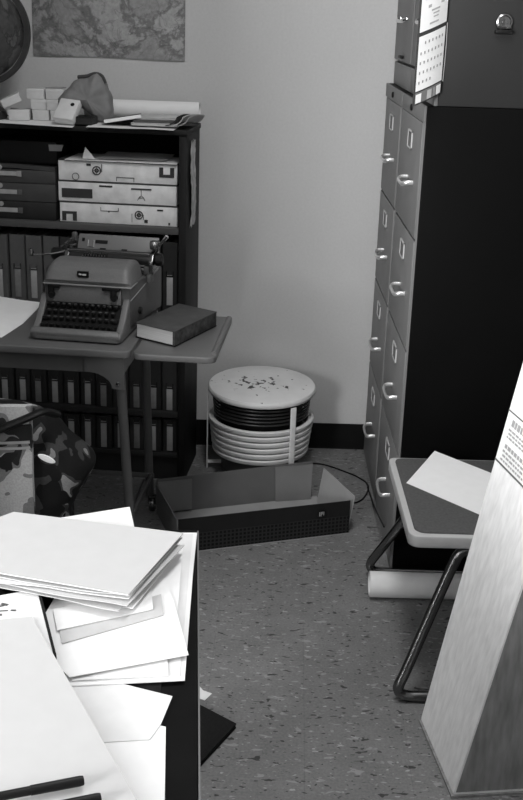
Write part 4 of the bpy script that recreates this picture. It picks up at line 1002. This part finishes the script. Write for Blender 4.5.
# ================================================================= FLOOR ITEMS BY THE DESK
t = thing('black_portfolio', 'thin black portfolio lying on the floor beside the desk', 'portfolio', (0, 0, 0))
q = [(-0.021, -1.742), (-0.099, -1.892), (-0.258, -1.809), (-0.180, -1.612), (-0.12, -1.650)]
q = [(-0.021, -1.742), (-0.102, -1.897), (-0.30, -1.79), (-0.219, -1.585)]
MB().prism([(x, y, 0.001) for x, y in q], (0, 0, 0.003)).build('back_cover', M_blackcl, t, 0)
MB().prism([(x * 0.985 - 0.002, (y + 1.75) * 0.97 - 1.75, 0.0042) for x, y in q], (0, 0, 0.006)).build('page_block', M_black, t, 0)
MB().prism([(x, y, 0.0104) for x, y in q], (0, 0, 0.003)).build('front_cover', M_blackcl, t, 0)
poly_obj('paper_scrap', [(-0.117, -1.575), (-0.104, -1.598), (-0.082, -1.610), (-0.098, -1.638), (-0.15, -1.612)], 0.0012, M_paper2, 'small torn white paper scrap on the floor behind the black portfolio', 'paper', None, 0.0008)

# ================================================================= CAMOUFLAGE BAG
t = thing('duffel_bag', 'camouflage cloth bag standing upright in front of the typing table', 'bag', (-0.665, -1.36, 0.0))
def bagbody():
    prof = [(0.0005, 0.17, 0.085), (0.012, 0.19, 0.10), (0.10, 0.20, 0.112), (0.22, 0.208, 0.115), (0.34, 0.215, 0.115), (0.40, 0.240, 0.115), (0.47, 0.268, 0.110), (0.515, 0.252, 0.102), (0.555, 0.215, 0.092), (0.59, 0.180, 0.080), (0.615, 0.145, 0.062), (0.630, 0.10, 0.040), (0.634, 0.05, 0.015)]
    P = [Vector(p) for p in prof]; S_ = smoothpath(P, 5); m = bmesh.new(); rings = []; n_ = 72
    for p in S_:
        z, wx, wy = p; ring = []
        for k in range(n_):
            a = 2 * PI * k / n_; ca_, sa_ = math.cos(a), math.sin(a)
            x = math.copysign(abs(ca_) ** 0.7, ca_) * wx; y = math.copysign(abs(sa_) ** 0.7, sa_) * wy
            w = 0.012 * noise.noise(Vector((x * 11, y * 11, z * 9))) + 0.009 * abs(noise.noise(Vector((x * 26, y * 26, z * 18))))
            q = Vector((x, y, z)) + Vector((ca_, sa_, 0.2 if z > 0.6 else 0)) * w * (1 if z > 0.03 else 0.1)
            ring.append(m.verts.new(q))
        rings.append(ring)
    for a, b_ in zip(rings, rings[1:]):
        for i_ in range(n_): m.faces.new((a[i_], a[(i_ + 1) % n_], b_[(i_ + 1) % n_], b_[i_]))
    m.faces.new(rings[0][::-1]); m.faces.new(rings[-1])
    bmesh.ops.recalc_face_normals(m, faces=m.faces[:])
    b = MB(); b._take(m); return b
bagbody().build('bag_body', camo_material('camo_cloth_dark', 0.20, 0.038, 0.006, 0.055, 2.0), t, 60)
def pocket(u, v):
    x = -0.24 + 0.393 * u; z = 0.08 + 0.588 * v
    y = -0.128 - 0.010 * math.sin(PI * u) ** 0.5 - 0.010 * math.sin(PI * v) + 0.006 * noise.noise(Vector((x * 10, 3, z * 10)))
    return (x, y, z)
pk = MB().grid(pocket, 24, 24, 0.020, (0, 1, 0)).build('front_pocket', camo_material('camo_cloth_pale', 0.40, 0.17, 0.02, -0.09, 7.7), t, 60)
b = MB()
for z in (0.568, 0.582): b.grid(lambda u, v, z=z: (-0.24 + 0.39 * u, -0.1305 - 0.010 * math.sin(PI * min(1, max(0, u))) ** 0.5 - 0.008, z + 0.006 * v - 0.010 * (1 - u)), 16, 2, 0.003, (0, 1, 0))
b.build('webbing', M_pgrey, pk)
MB().tube(smoothpath([(-0.12, -0.148, 0.582), (0.06, -0.150, 0.612), (0.11, -0.148, 0.630), (0.15, -0.140, 0.646), (0.18, -0.115, 0.652), (0.20, -0.07, 0.630)]), 0.014, 10, 0.009).build('strap', M_black, t)
MB().lathe([(0, 0), (0.9, 0.0), (1, 0.15), (0.9, 0.3), (0, 0.35)], 24, Matrix.Translation((0.185, -0.122, 0.540)) @ Matrix.Rotation(R(24), 4, 'Y') @ Matrix.Rotation(PI / 2, 4, 'X') @ Matrix.Diagonal((0.022, 0.0075, 0.02, 1))).build('white_patch', M_paper, t)

# ================================================================= LIGHTS
def area(name, loc, size, size_y, power, rot=(0, 0, 0)):
    l = bpy.data.lights.new(name, 'AREA'); l.shape = 'RECTANGLE'; l.size = size; l.size_y = size_y; l.energy = power
    o = bpy.data.objects.new(name, l); COL.objects.link(o); o.location = loc; o.rotation_euler = rot; return o
area('window_daylight', (-2.36, YF + 0.02, 1.55), 1.40, 1.4, 270, (R(90), 0, 0))
area('side_fill_light', (XW + 0.02, -3.5, 0.95), 0.9, 1.2, 68, (0, R(-90), 0))  # added fill lamp, no window there, brightens the tall carton's left side
area('ceiling_fluorescent', (0.10, -1.85, 2.66), 0.35, 1.2, 27)
w = bpy.data.worlds.new('World'); S.world = w; w.use_nodes = True
w.node_tree.nodes['Background'].inputs['Color'].default_value = (0.5, 0.5, 0.5, 1)
w.node_tree.nodes['Background'].inputs['Strength'].default_value = 0.2

# ================================================================= CAMERA
p, r, yw = 0.33717, 0.03178, 0.00594
fwd = Vector((math.sin(yw) * math.cos(p), math.cos(yw) * math.cos(p), -math.sin(p)))
right = Vector((math.cos(yw), -math.sin(yw), 0)); upv = right.cross(fwd)
Rr = math.cos(r) * right + math.sin(r) * upv; Uu = math.cos(r) * upv - math.sin(r) * right
cam = bpy.data.cameras.new('Camera'); co = bpy.data.objects.new('Camera', cam); COL.objects.link(co)
Mx = Matrix((Rr, Uu, -fwd)).transposed().to_4x4(); Mx.translation = Vector((0, -3.8713, 1.5365))
co.matrix_world = Mx
cam.sensor_fit = 'VERTICAL'; cam.sensor_height = 24.0; cam.sensor_width = 24.0 * 523 / 800
cam.lens = 1111.0 / 800 * 24.0; cam.clip_start = 0.02
S.camera = co
S.view_settings.view_transform = 'Standard'; S.view_settings.look = 'None'
S.view_settings.gamma = 1.0; S.view_settings.use_curve_mapping = False
S.view_settings.exposure = 0.0
